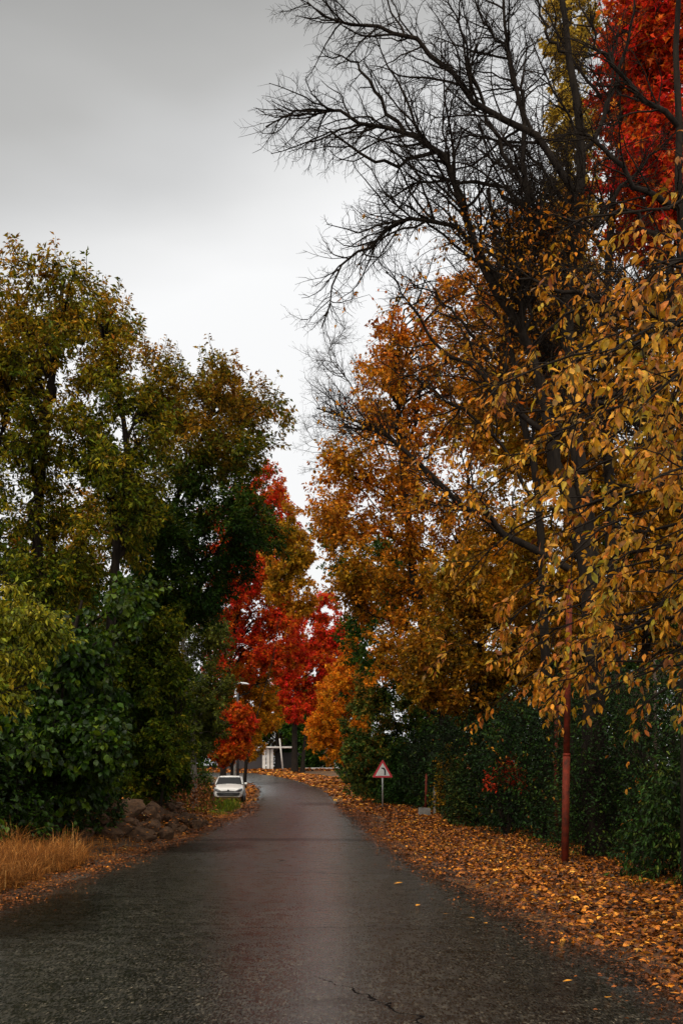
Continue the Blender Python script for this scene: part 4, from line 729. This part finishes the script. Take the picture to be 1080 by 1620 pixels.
# ------------------------------------------------------------------ rocks
o = litter('leaf_litter', 1800, lambda r, Y: -5.3 + r.normal(size=len(Y)) * .8, (25, 38), .07, 107, LITTER, hue=(.4, .4), dens=lambda x, Y: (x < xl(Y) - .1) * 1.0, lift=.2)
o['label'] = 'fallen leaves caught between the rocks of the pile'; o['category'] = 'fallen leaves'
ROCK = simple('rock_brown', (.125, .066, .032), .9, nscale=3.5, c2=(.036, .020, .012), bump=1.0, spec=.25)
def rock(p, s, seed, label, group):
    bm = bmesh.new(); bmesh.ops.create_icosphere(bm, subdivisions=3, radius=1); r = np.random.default_rng(seed)
    pl = [(norm(r.normal(size=3)), r.uniform(.5, .88)) for _ in range(15)]
    for v in bm.verts:
        c = np.array(v.co)
        for n_, d in pl:
            e = c @ n_ - d
            if e > 0: c = c - n_ * e
        v.co = Vector(c * (1 + .07 * math.sin(7 * c[0] + seed) * math.sin(6 * c[1] + 5 * c[2])))
    me = bpy.data.meshes.new('rock'); bm.to_mesh(me); bm.free(); me.materials.append(ROCK)
    o = bpy.data.objects.new('rock', me); COL.objects.link(o); o.location = p; o.scale = s; o.rotation_euler = tuple(r.uniform(-.5, .5, 2)) + (r.uniform(0, 6),)
    return tag(o, label, 'rock', group)
rng = np.random.default_rng(131)
G_ = 'rocks heaped in the pile beside the left verge'
big = [(185, 1330, 26, .42, 'large rounded boulder at the left foot of the rock pile'), (205, 1305, 27.5, .48, 'broad brown boulder on top of the rock pile, left part'), (245, 1310, 30, .46, 'blocky boulder in the middle of the rock pile'), (292, 1302, 33, .40, 'dark boulder at the right end of the rock pile'), (70, 1325, 24, .26, 'small brown rock apart from the pile, beside the dry grass'), (130, 1330, 24.5, .30, 'flat rock between the dry grass and the rock pile')]
for i, (px, py, Yd, s, lab) in enumerate(big):
    x = (px - 540) / F * Yd; rock((x, Yd, float(ground_z(x, Yd)) + s * (.35 if i not in (1, 2) else .8)), (s * 1.0, s * .8, s * .68), 200 + i, lab, G_)
for i in range(95):
    t = rng.uniform(0, 1); Yd = 25.5 + 11 * t + rng.normal() * .5; xc = -5.15 + .25 * t + rng.normal() * .55; xc = min(xc, float(xl(Yd)) - .35)
    s = rng.uniform(.10, .33) * (1 - .15 * t); h = max(0, .4 - abs(xc + 5.3) * .5) * rng.uniform(0, 1)
    rock((xc, Yd, float(ground_z(xc, Yd)) + h + s * .3), (s * rng.uniform(.9, 1.4), s * rng.uniform(.8, 1.2), s * rng.uniform(.6, .95)), 300 + i, 'brown angular stone among the heap left of the road', G_)
# ------------------------------------------------------------------ built things
def bm_obj(name, bm, mat, parent=None, smooth=False, bevel=0):
    if bevel: bmesh.ops.bevel(bm, geom=[e for e in bm.edges], offset=bevel, segments=2, affect='EDGES')
    bmesh.ops.recalc_face_normals(bm, faces=bm.faces)
    me = bpy.data.meshes.new(name); bm.to_mesh(me); bm.free(); me.materials.append(mat)
    if smooth:
        for p in me.polygons: p.use_smooth = True
    o = bpy.data.objects.new(name, me); COL.objects.link(o)
    if parent: o.parent = parent
    return o
def box(bm, c, s, rz=0):
    m = Matrix.Translation(c) @ Matrix.Rotation(rz, 4, 'Z') @ Matrix.Diagonal((*s, 1)); return bmesh.ops.create_cube(bm, size=1, matrix=m)
def cyl(bm, a, b, r1, r2, n=16):
    a = Vector(a); b = Vector(b); d = b - a; m = Matrix.Translation((a + b) / 2) @ d.to_track_quat('Z', 'Y').to_matrix().to_4x4()
    return bmesh.ops.create_cone(bm, segments=n, radius1=r1, radius2=r2, depth=d.length, cap_ends=True, matrix=m)
def prism(bm, pts, y0, y1):
    """polygon in XZ extruded along Y"""
    a = [bm.verts.new((x, y0, z)) for x, z in pts]; b = [bm.verts.new((x, y1, z)) for x, z in pts]; n = len(pts)
    bm.faces.new(a); bm.faces.new(list(reversed(b)))
    for i in range(n): bm.faces.new((a[i], b[i], b[(i + 1) % n], a[(i + 1) % n]))
REDPOLE = simple('rusty_red_paint', (.17, .022, .009), .7, spec=.12, nscale=7, c2=(.045, .014, .008), bump=.4)
GALV = simple('galvanised_steel', (.42, .42, .40), .45, metal=.5, nscale=12, namp=.3)
SIGNRED = simple('sign_red', (.42, .012, .02), .4); SIGNWHITE = simple('sign_white', (.58, .57, .53), .45, nscale=10, namp=.15); SIGNBLACK = simple('sign_black', (.012, .012, .012), .5)
CONC = simple('concrete', (.24, .22, .19), .85, nscale=7, namp=.4, bump=.4); PALE = simple('pale_plaster', (.60, .56, .50), .75, nscale=2.5, namp=.3)
# red iron pole
def gpos(px, py, Yd): x = (px - 540) / F * Yd; return (x, Yd, float(ground_z(x, Yd)))
p = gpos(893, 1370, 19.9); r = empty('iron_pole', p, 'tall red painted iron pole rising from the leaves in front of the hedge', 'pole')
bm = bmesh.new(); cyl(bm, (0, 0, -.1), (.03, 0, 1.9), .066, .064, 20); cyl(bm, (.03, 0, 1.903), (.085, 0, 4.9), .057, .052, 20); bm_obj('pole_tube', bm, REDPOLE, r, True)
bm = bmesh.new(); cyl(bm, (.03, 0, 1.87), (.031, 0, 1.91), .069, .066, 20); bm_obj('collar', bm, REDPOLE, r, True)
bm = bmesh.new(); cyl(bm, (.085, 0, 4.9), (.0855, 0, 4.96), .062, .02, 20); bm_obj('cap', bm, REDPOLE, r, True)
# thin rusty post with concrete block
p = gpos(673, 1285, 43); r = empty('iron_post', p, 'thin rusty red post left of the concrete block at the hedge foot', 'post')
bm = bmesh.new(); cyl(bm, (-.02, 0, -.1), (.03, 0, 1.55), .042, .038, 12); bm_obj('post_tube', bm, REDPOLE, r, True)
bm = bmesh.new(); cyl(bm, (.03, 0, 1.55), (.031, 0, 1.58), .044, .02, 12); bm_obj('cap', bm, REDPOLE, r, True)
p = gpos(687, 1290, 43.5); r = empty('wooden_stake', p, 'pale upright stake beside the thin rusty post', 'stake')
bm = bmesh.new(); prism(bm, [(-.045, -.1), (.045, -.1), (.05, 1.0), (0, 1.12), (-.04, 1.0)], -.03, .03); bm_obj('stake_board', bm, CONC, r)
p = gpos(671, 1297, 40.5); bm = bmesh.new(); prism(bm, [(-.20, -.06), (.21, -.06), (.20, .27), (-.19, .29)], -.13, .14); o = bm_obj('concrete_block', bm, CONC, bevel=.018); o.location = p; o.rotation_euler.z = .15; tag(o, 'grey concrete block lying in leaves at the hedge foot', 'block')
p = gpos(880, 1300, 24.5); p = (p[0], p[1], float(ground_z(p[0], p[1]))); r = empty('fence_post', p, 'red post standing inside the hedge behind the tall iron pole', 'post')
bm = bmesh.new(); cyl(bm, (0, 0, -.1), (0, 0, 3.4), .05, .05, 12); bm_obj('post_tube', bm, REDPOLE, r, True)
bm = bmesh.new(); cyl(bm, (0, 0, 3.4), (0, 0, 3.45), .06, .03, 12); bm_obj('cap', bm, REDPOLE, r, True)
# chain link fence behind the hedge
r = empty('chain_link_fence', (6.9, 22, 0), 'rusty chain link fence showing above the hedge near the right edge', 'fence')
WIRE = simple('rusty_wire', (.10, .06, .04), .6, metal=.4)
fx = lambda y: 5.9 + (26 - y) * .12
for k in range(4):
    yy = 16 + k * 3.4; bm = bmesh.new(); cyl(bm, (fx(yy) - 6.9, yy - 22, 0), (fx(yy) - 6.9, yy - 22, 3.9), .035, .035, 10); bm_obj('post', bm, WIRE, r, True)
segs = []
for k in range(150):
    y0 = 14 + k * .09
    for sgn in (1, -1):
        ya, yb = (y0, y0 + 2.0 * sgn) ; pts = np.array([(fx(ya), ya, 1.8), (fx((ya + yb) / 2), (ya + yb) / 2, 2.8), (fx(yb), yb, 3.8)]); segs.append(pts)
segs = np.array(segs); segs = segs[(segs[:, :, 1].max(1) < 27.5)]
npmesh('wire_mesh', *tubes(segs, np.full(segs.shape[:2], .0035), 3), WIRE, r)
# warning sign
p = gpos(605, 1283, 49.6); r = empty('road_sign', p, 'red bordered triangular warning sign with a black left bend mark on a grey post', 'road sign')
bm = bmesh.new(); cyl(bm, (0, .04, -.1), (0, .04, 2.0), .034, .034, 12); bm_obj('post', bm, GALV, r, True)
def rtri(h, w_, zc, rad, n=6):
    c = [(-w_ / 2, zc), (w_ / 2, zc), (0, zc + h)]; cen = np.mean(c, 0); o = []
    for i in range(3):
        q = np.array(c[i]); a = norm(np.array(c[i - 1]) - q); b = norm(np.array(c[(i + 1) % 3]) - q)
        p1 = q + a * rad * 1.7; p2 = q + b * rad * 1.7
        for t in np.linspace(0, 1, n): o.append(tuple((1 - t) ** 2 * p1 + 2 * t * (1 - t) * q + t * t * p2))
    return o
bm = bmesh.new(); prism(bm, rtri(.80, .92, 1.40, .05), -.012, .0); bm_obj('sign_plate', bm, SIGNRED, r)
bm = bmesh.new(); prism(bm, rtri(.56, .64, 1.475, .02), -.016, -.013); bm_obj('sign_face', bm, SIGNWHITE, r)
# bend mark: upright stroke from the bottom right that curves over to the left and tapers
cl = [(.105, 1.50), (.105, 1.60), (.105, 1.68), (.09, 1.74), (.05, 1.785), (0.0, 1.805), (-.06, 1.815)]; wd = [.036, .036, .036, .037, .037, .034, .014]
cl3 = resample([(a, b, 0) for a, b in cl], 20)[:, :2]; w20 = np.interp(np.linspace(0, 6, 20), range(7), wd); tn = norm(np.gradient(cl3, axis=0)); nn = np.stack([-tn[:, 1], tn[:, 0]], 1)
bm = bmesh.new(); prism(bm, [tuple(q) for q in np.vstack([cl3 + nn * w20[:, None], (cl3 - nn * w20[:, None])[::-1]])], -.020, -.017); bm_obj('bend_symbol', bm, SIGNBLACK, r)
for zb in (1.6, 1.8): bm = bmesh.new(); box(bm, (0, .012, zb), (.12, .018, .035)); bm_obj('bracket', bm, GALV, r)
r.rotation_euler.z = -.05
# street lamp
p = gpos(376, 1236, 74); r = empty('street_lamp', p, 'street lamp with a pale head poking out of the foliage above the white car', 'street lamp')
DARKPOLE = simple('dark_pole', (.03, .03, .032), .5)
bm = bmesh.new(); cyl(bm, (0, 0, -.1), (0, 0, 6.7), .10, .06, 14); bm_obj('pole', bm, DARKPOLE, r, True)
armP = resample([(0, 0, 6.6), (-.25, -.02, 7.0), (-.1, -.03, 7.28), (.12, -.04, 7.33)], 9)[None]
a_ = npmesh('arm', *tubes(armP, np.full((1, 9), .03), 8), GALV, None, smooth=True); a_.parent = r
bm = bmesh.new(); bmesh.ops.create_uvsphere(bm, u_segments=20, v_segments=10, radius=1, matrix=Matrix.Translation((.38, -.05, 7.33)) @ Matrix.Rotation(.12, 4, 'Y') @ Matrix.Diagonal((.37, .14, .085, 1)))
for v in bm.verts: v.co.z = max(v.co.z, 7.31 - .12 * (v.co.x - .38))
bm_obj('lamp_head', bm, simple('lamp_head_paint', (.62, .63, .64), .4), r, True)
bm = bmesh.new(); bmesh.ops.create_uvsphere(bm, u_segments=16, v_segments=8, radius=1, matrix=Matrix.Translation((.46, -.05, 7.295)) @ Matrix.Diagonal((.22, .10, .05, 1))); bm_obj('lamp_glass', bm, simple('lamp_glass', (.4, .4, .38), .2), r, True)
p = gpos(370, 1240, 73); r = empty('concrete_post', p, 'grey concrete post directly behind the roof of the white car', 'post')
bm = bmesh.new(); v = box(bm, (0, 0, 1.5), (.22, .22, 3.2)); bm_obj('shaft', bm, CONC, r, bevel=.02)
bm = bmesh.new(); box(bm, (0, 0, 3.15), (.27, .27, .1)); bm_obj('cap', bm, CONC, r, bevel=.015)
# gateway and house across the bend
gy = 150; gx = lambda px: (px - 540) / F * gy; gzz = float(ground_z(gx(420), gy)); zpx = lambda py: EYE + (1225 - py) / F * gy
r = empty('gateway', (gx(418), gy, gzz), 'pale gateway with pillars and a flat roof at the far bend', 'gateway'); oz = gzz
def gbox(name, px0, px1, z0, z1, y0, y1, mat, lab=None):
    bm = bmesh.new(); box(bm, ((gx(px0) + gx(px1)) / 2 - gx(418), (y0 + y1) / 2, (z0 + z1) / 2), (gx(px1) - gx(px0), y1 - y0, z1 - z0)); o = bm_obj(name, bm, mat, r, bevel=.02)
    if lab: o['label'] = lab
    return o
H_ = zpx(1184) - oz
gbox('pillar', 415.0, 420.2, -.2, H_, -.2, .25, PALE); gbox('pillar', 421.6, 426.5, -.2, H_ - .1, -.1, .3, PALE); gbox('pillar', 428.2, 432.2, -.2, H_ - .1, -.1, .3, PALE)
gbox('wall', 426.5, 428.2, -.2, H_ - .2, .05, .2, CONC); gbox('roof', 355, 464, H_ + .003, H_ + .22, -.7, 3.2, PALE); gbox('fascia', 355, 421, H_ - .42, H_, .0 - .3, -.203, PALE)
gbox('parapet', 403, 414, H_ + .224, H_ + .62, -.3, .3, PALE)
gbox('garage_shade', 355, 414.6, -.2, H_ - .42, .5, .6, simple('opening_shade', (.02, .012, .010), .5))  # near-black panel stands in for the shade inside the garage opening
gbox('back_wall', 432.4, 478, -.2, H_ - .5, 2.9, 3.1, simple('dark_wall', (.03, .027, .024), .9))
r = empty('metal_pole', (gx(447), gy - 1.0, gzz), 'thin white pole leaning slightly beside the gateway', 'pole')
bm = bmesh.new(); cyl(bm, (.1, 0, -.1), (-.35, 0, 4.1), .11, .09, 12); bm_obj('pole_tube', bm, PALE, r, True)
bm = bmesh.new(); cyl(bm, (-.35, 0, 4.1), (-.352, 0, 4.15), .10, .05, 12); bm_obj('cap', bm, PALE, r, True)
r = empty('house', (gx(480), 172, float(ground_z(gx(480), 172))), 'pale house glimpsed between the leaves above the gateway', 'house')
bm = bmesh.new(); box(bm, (0, 0, 3.6), (9, 8, 7.2)); bm_obj('wall', bm, PALE, r)
bm = bmesh.new(); prism(bm, [(-6, 7.2), (6, 7.2), (0, 9.4)], -4.6, 4.6); bm_obj('roof', bm, simple('roof_tile', (.16, .07, .05), .8, nscale=6), r)
for wx in (-3.4, 0, 3.4):
    f = bmesh.new(); box(f, (wx, -4.03, 4.9), (1.5, .1, 1.6)); f = bm_obj('window', f, SIGNWHITE, r)
    g = bmesh.new(); box(g, (wx, -4.095, 4.9), (1.25, .03, 1.35)); g = bm_obj('pane', g, simple('dark_glass', (.02, .025, .03), .1), f)
bm = bmesh.new(); box(bm, (0, 0, .1), (7.5, .3, .35)); o = bm_obj('low_wall', bm, PALE, bevel=.02); o.location = (gx(525), 146, float(ground_z(gx(525), 146))); o.rotation_euler.z = -.45; tag(o, 'low pale kerb wall on the bank right of the gateway', 'wall')
# ------------------------------------------------------------------ car
def car():
    p = gpos(361, 1271, 61.5); r = empty('parked_car', (p[0], p[1], p[2] - .01), 'white hatchback parked facing the camera on the left verge', 'car', rz=R_(3))
    PAINT = simple('white_car_paint', (.66, .64, .60), .25, coat=.6, spec=.5); GL = simple('car_glass', (.006, .007, .008), .15, spec=.06); BLK = simple('black_plastic', (.012, .012, .012), .5); TY = simple('tyre', (.012, .012, .012), .85); RIM = simple('rim', (.35, .35, .36), .3, metal=.8); LENS = simple('headlight_lens', (.10, .10, .105), .15, spec=.5)
    # body: stations along y (front at 0, car runs away to +y), section half profile (x,z)
    W = .83
    st = [  # y, half width, bottom z, belt z (top of body), crown extra
        (0.0, .60, .34, .62), (.05, .70, .27, .70), (.20, .78, .24, .78), (.55, .82, .22, .88), (1.0, .83, .20, .97), (1.25, .83, .20, 1.00), (2.0, .835, .20, .98), (2.9, .83, .20, .99), (3.4, .81, .22, 1.0), (3.7, .76, .28, .98), (3.82, .68, .36, .9)]
    bm = bmesh.new(); rings = []
    for y, hw, zb, zt in st:
        prof = [(0, zb), (hw * .85, zb), (hw * .97, zb + .1), (hw, zb + (zt - zb) * .5), (hw * .98, zb + (zt - zb) * .78), (hw * .90, zt - .03), (hw * .72, zt + .01), (0, zt + .045)]
        pts = prof + [(-x, z) for x, z in prof[-2:0:-1]]
        rings.append([bm.verts.new((x, y, z)) for x, z in pts])
    m = len(rings[0])
    for a, b in zip(rings, rings[1:]):
        for i in range(m): bm.faces.new((a[i], a[(i + 1) % m], b[(i + 1) % m], b[i]))
    bm.faces.new(rings[0]); bm.faces.new(list(reversed(rings[-1])))
    o = bm_obj('body', bm, PAINT, r, True); md = o.modifiers.new('s', 'SUBSURF'); md.levels = md.render_levels = 2
    # cabin (glass) and roof
    cab = [(1.02, .70, .98), (1.85, .58, 1.38), (2.6, .575, 1.40), (3.3, .58, 1.34), (3.74, .66, .98)]
    bm = bmesh.new(); base = [(1.02, .72), (1.85, .76), (2.6, .76), (3.3, .74), (3.74, .66)]
    lo = [[bm.verts.new((s * hw, y, .96)) for s in (-1, 1)] for y, hw in base]; hi = [[bm.verts.new((s * hw, y, z)) for s in (-1, 1)] for y, hw, z in cab]
    for k in range(4):
        for s in (0, 1): bm.faces.new((lo[k][s], lo[k + 1][s], hi[k + 1][s], hi[k][s]))
        bm.faces.new((hi[k][0], hi[k][1], hi[k + 1][1], hi[k + 1][0]))
    bm_obj('window', bm, GL, r)
    bm = bmesh.new(); rg = []
    for y, hw, z in ((1.78, .60, 1.37), (1.95, .60, 1.415), (2.6, .60, 1.435), (3.25, .60, 1.385), (3.4, .58, 1.30)):
        rg.append([bm.verts.new((x * hw, y, z + dz)) for x, dz in ((-1, -.03), (-.85, .01), (0, .028), (.85, .01), (1, -.03), (.85, -.03), (-.85, -.03))])
    for a, b in zip(rg, rg[1:]):
        for i in range(7): bm.faces.new((a[i], a[(i + 1) % 7], b[(i + 1) % 7], b[i]))
    bm.faces.new(rg[0]); bm.faces.new(list(reversed(rg[-1]))); bm_obj('roof', bm, PAINT, r, True)
    for s in (-1, 1):
        bm = bmesh.new(); cyl(bm, (s * .745, .98, .97), (s * .60, 1.85, 1.395), .032, .028, 8); cyl(bm, (s * .76, 2.42, .97), (s * .60, 2.42, 1.40), .03, .03, 8); cyl(bm, (s * .70, 3.74, .95), (s * .59, 3.32, 1.36), .05, .04, 8); bm_obj('door_pillar', bm, PAINT, r, True)
        bm = bmesh.new(); bmesh.ops.create_uvsphere(bm, u_segments=14, v_segments=8, radius=1, matrix=Matrix.Translation((s * .90, 1.35, 1.0)) @ Matrix.Diagonal((.10, .07, .075, 1))); mo = bm_obj('wing_mirror', bm, PAINT if s > 0 else BLK, r, True)
        # slanting almond headlight
        bm = bmesh.new(); prism(bm, [(s * .36, .60), (s * .50, .585), (s * .68, .61), (s * .76, .67), (s * .75, .76), (s * .60, .74), (s * .46, .67)], -.02, .26)
        for v in bm.verts: v.co.y += (abs(v.co.x) - .4) * .38 + (v.co.z - .6) * .45 - .06
        bm_obj('headlight', bm, LENS, r, True)
        bm = bmesh.new(); cyl(bm, (s * .56, -.02, .345), (s * .56, .05, .345), .045, .045, 14); bm_obj('fog_lamp', bm, LENS, r, True)
        for y in (.62, 3.12):
            wh = bmesh.new(); cyl(wh, (s * .66, y, .29), (s * .835, y, .29), .29, .29, 28); wh = bm_obj('wheel', wh, TY, r, True)
            rm = bmesh.new(); cyl(rm, (s * .80, y, .29), (s * .845, y, .29), .19, .17, 20); bm_obj('rim', rm, RIM, wh, True)
            ar = bmesh.new(); cyl(ar, (s * .72, y, .30), (s * .832, y, .30), .345, .345, 28); bm_obj('wheel_arch', ar, BLK, r, True)
    bm = bmesh.new(); prism(bm, [(-.64, .52), (.64, .52), (.60, .42), (.44, .36), (-.44, .36), (-.60, .42)], -.06, .16); bm_obj('grille', bm, BLK, r)
    bm = bmesh.new(); prism(bm, [(-.30, .585), (.30, .585), (.36, .615), (-.36, .615)], -.05, .14); bm_obj('grille_slot', bm, BLK, r)
    bm = bmesh.new(); prism(bm, [(-.05, .62), (.05, .62), (.045, .68), (0, .71), (-.045, .68)], -.04, .12); bm_obj('emblem', bm, BLK, r)
    bm = bmesh.new(); prism(bm, [(-.62, .31), (.62, .31), (.66, .36), (.60, .355), (.42, .335), (-.42, .335), (-.60, .355), (-.66, .36)], -.03, .2); bm_obj('bumper_lip', bm, PAINT, r)
    bm = bmesh.new(); box(bm, (0, -.072, .43), (.50, .02, .10)); bm_obj('number_plate', bm, simple('dim_plate', (.05, .05, .048), .4), r)
    bm = bmesh.new(); box(bm, (-.30, .93, 1.01), (.24, .06, .02)); o = bm_obj('bonnet_vent', bm, BLK, r)
car()
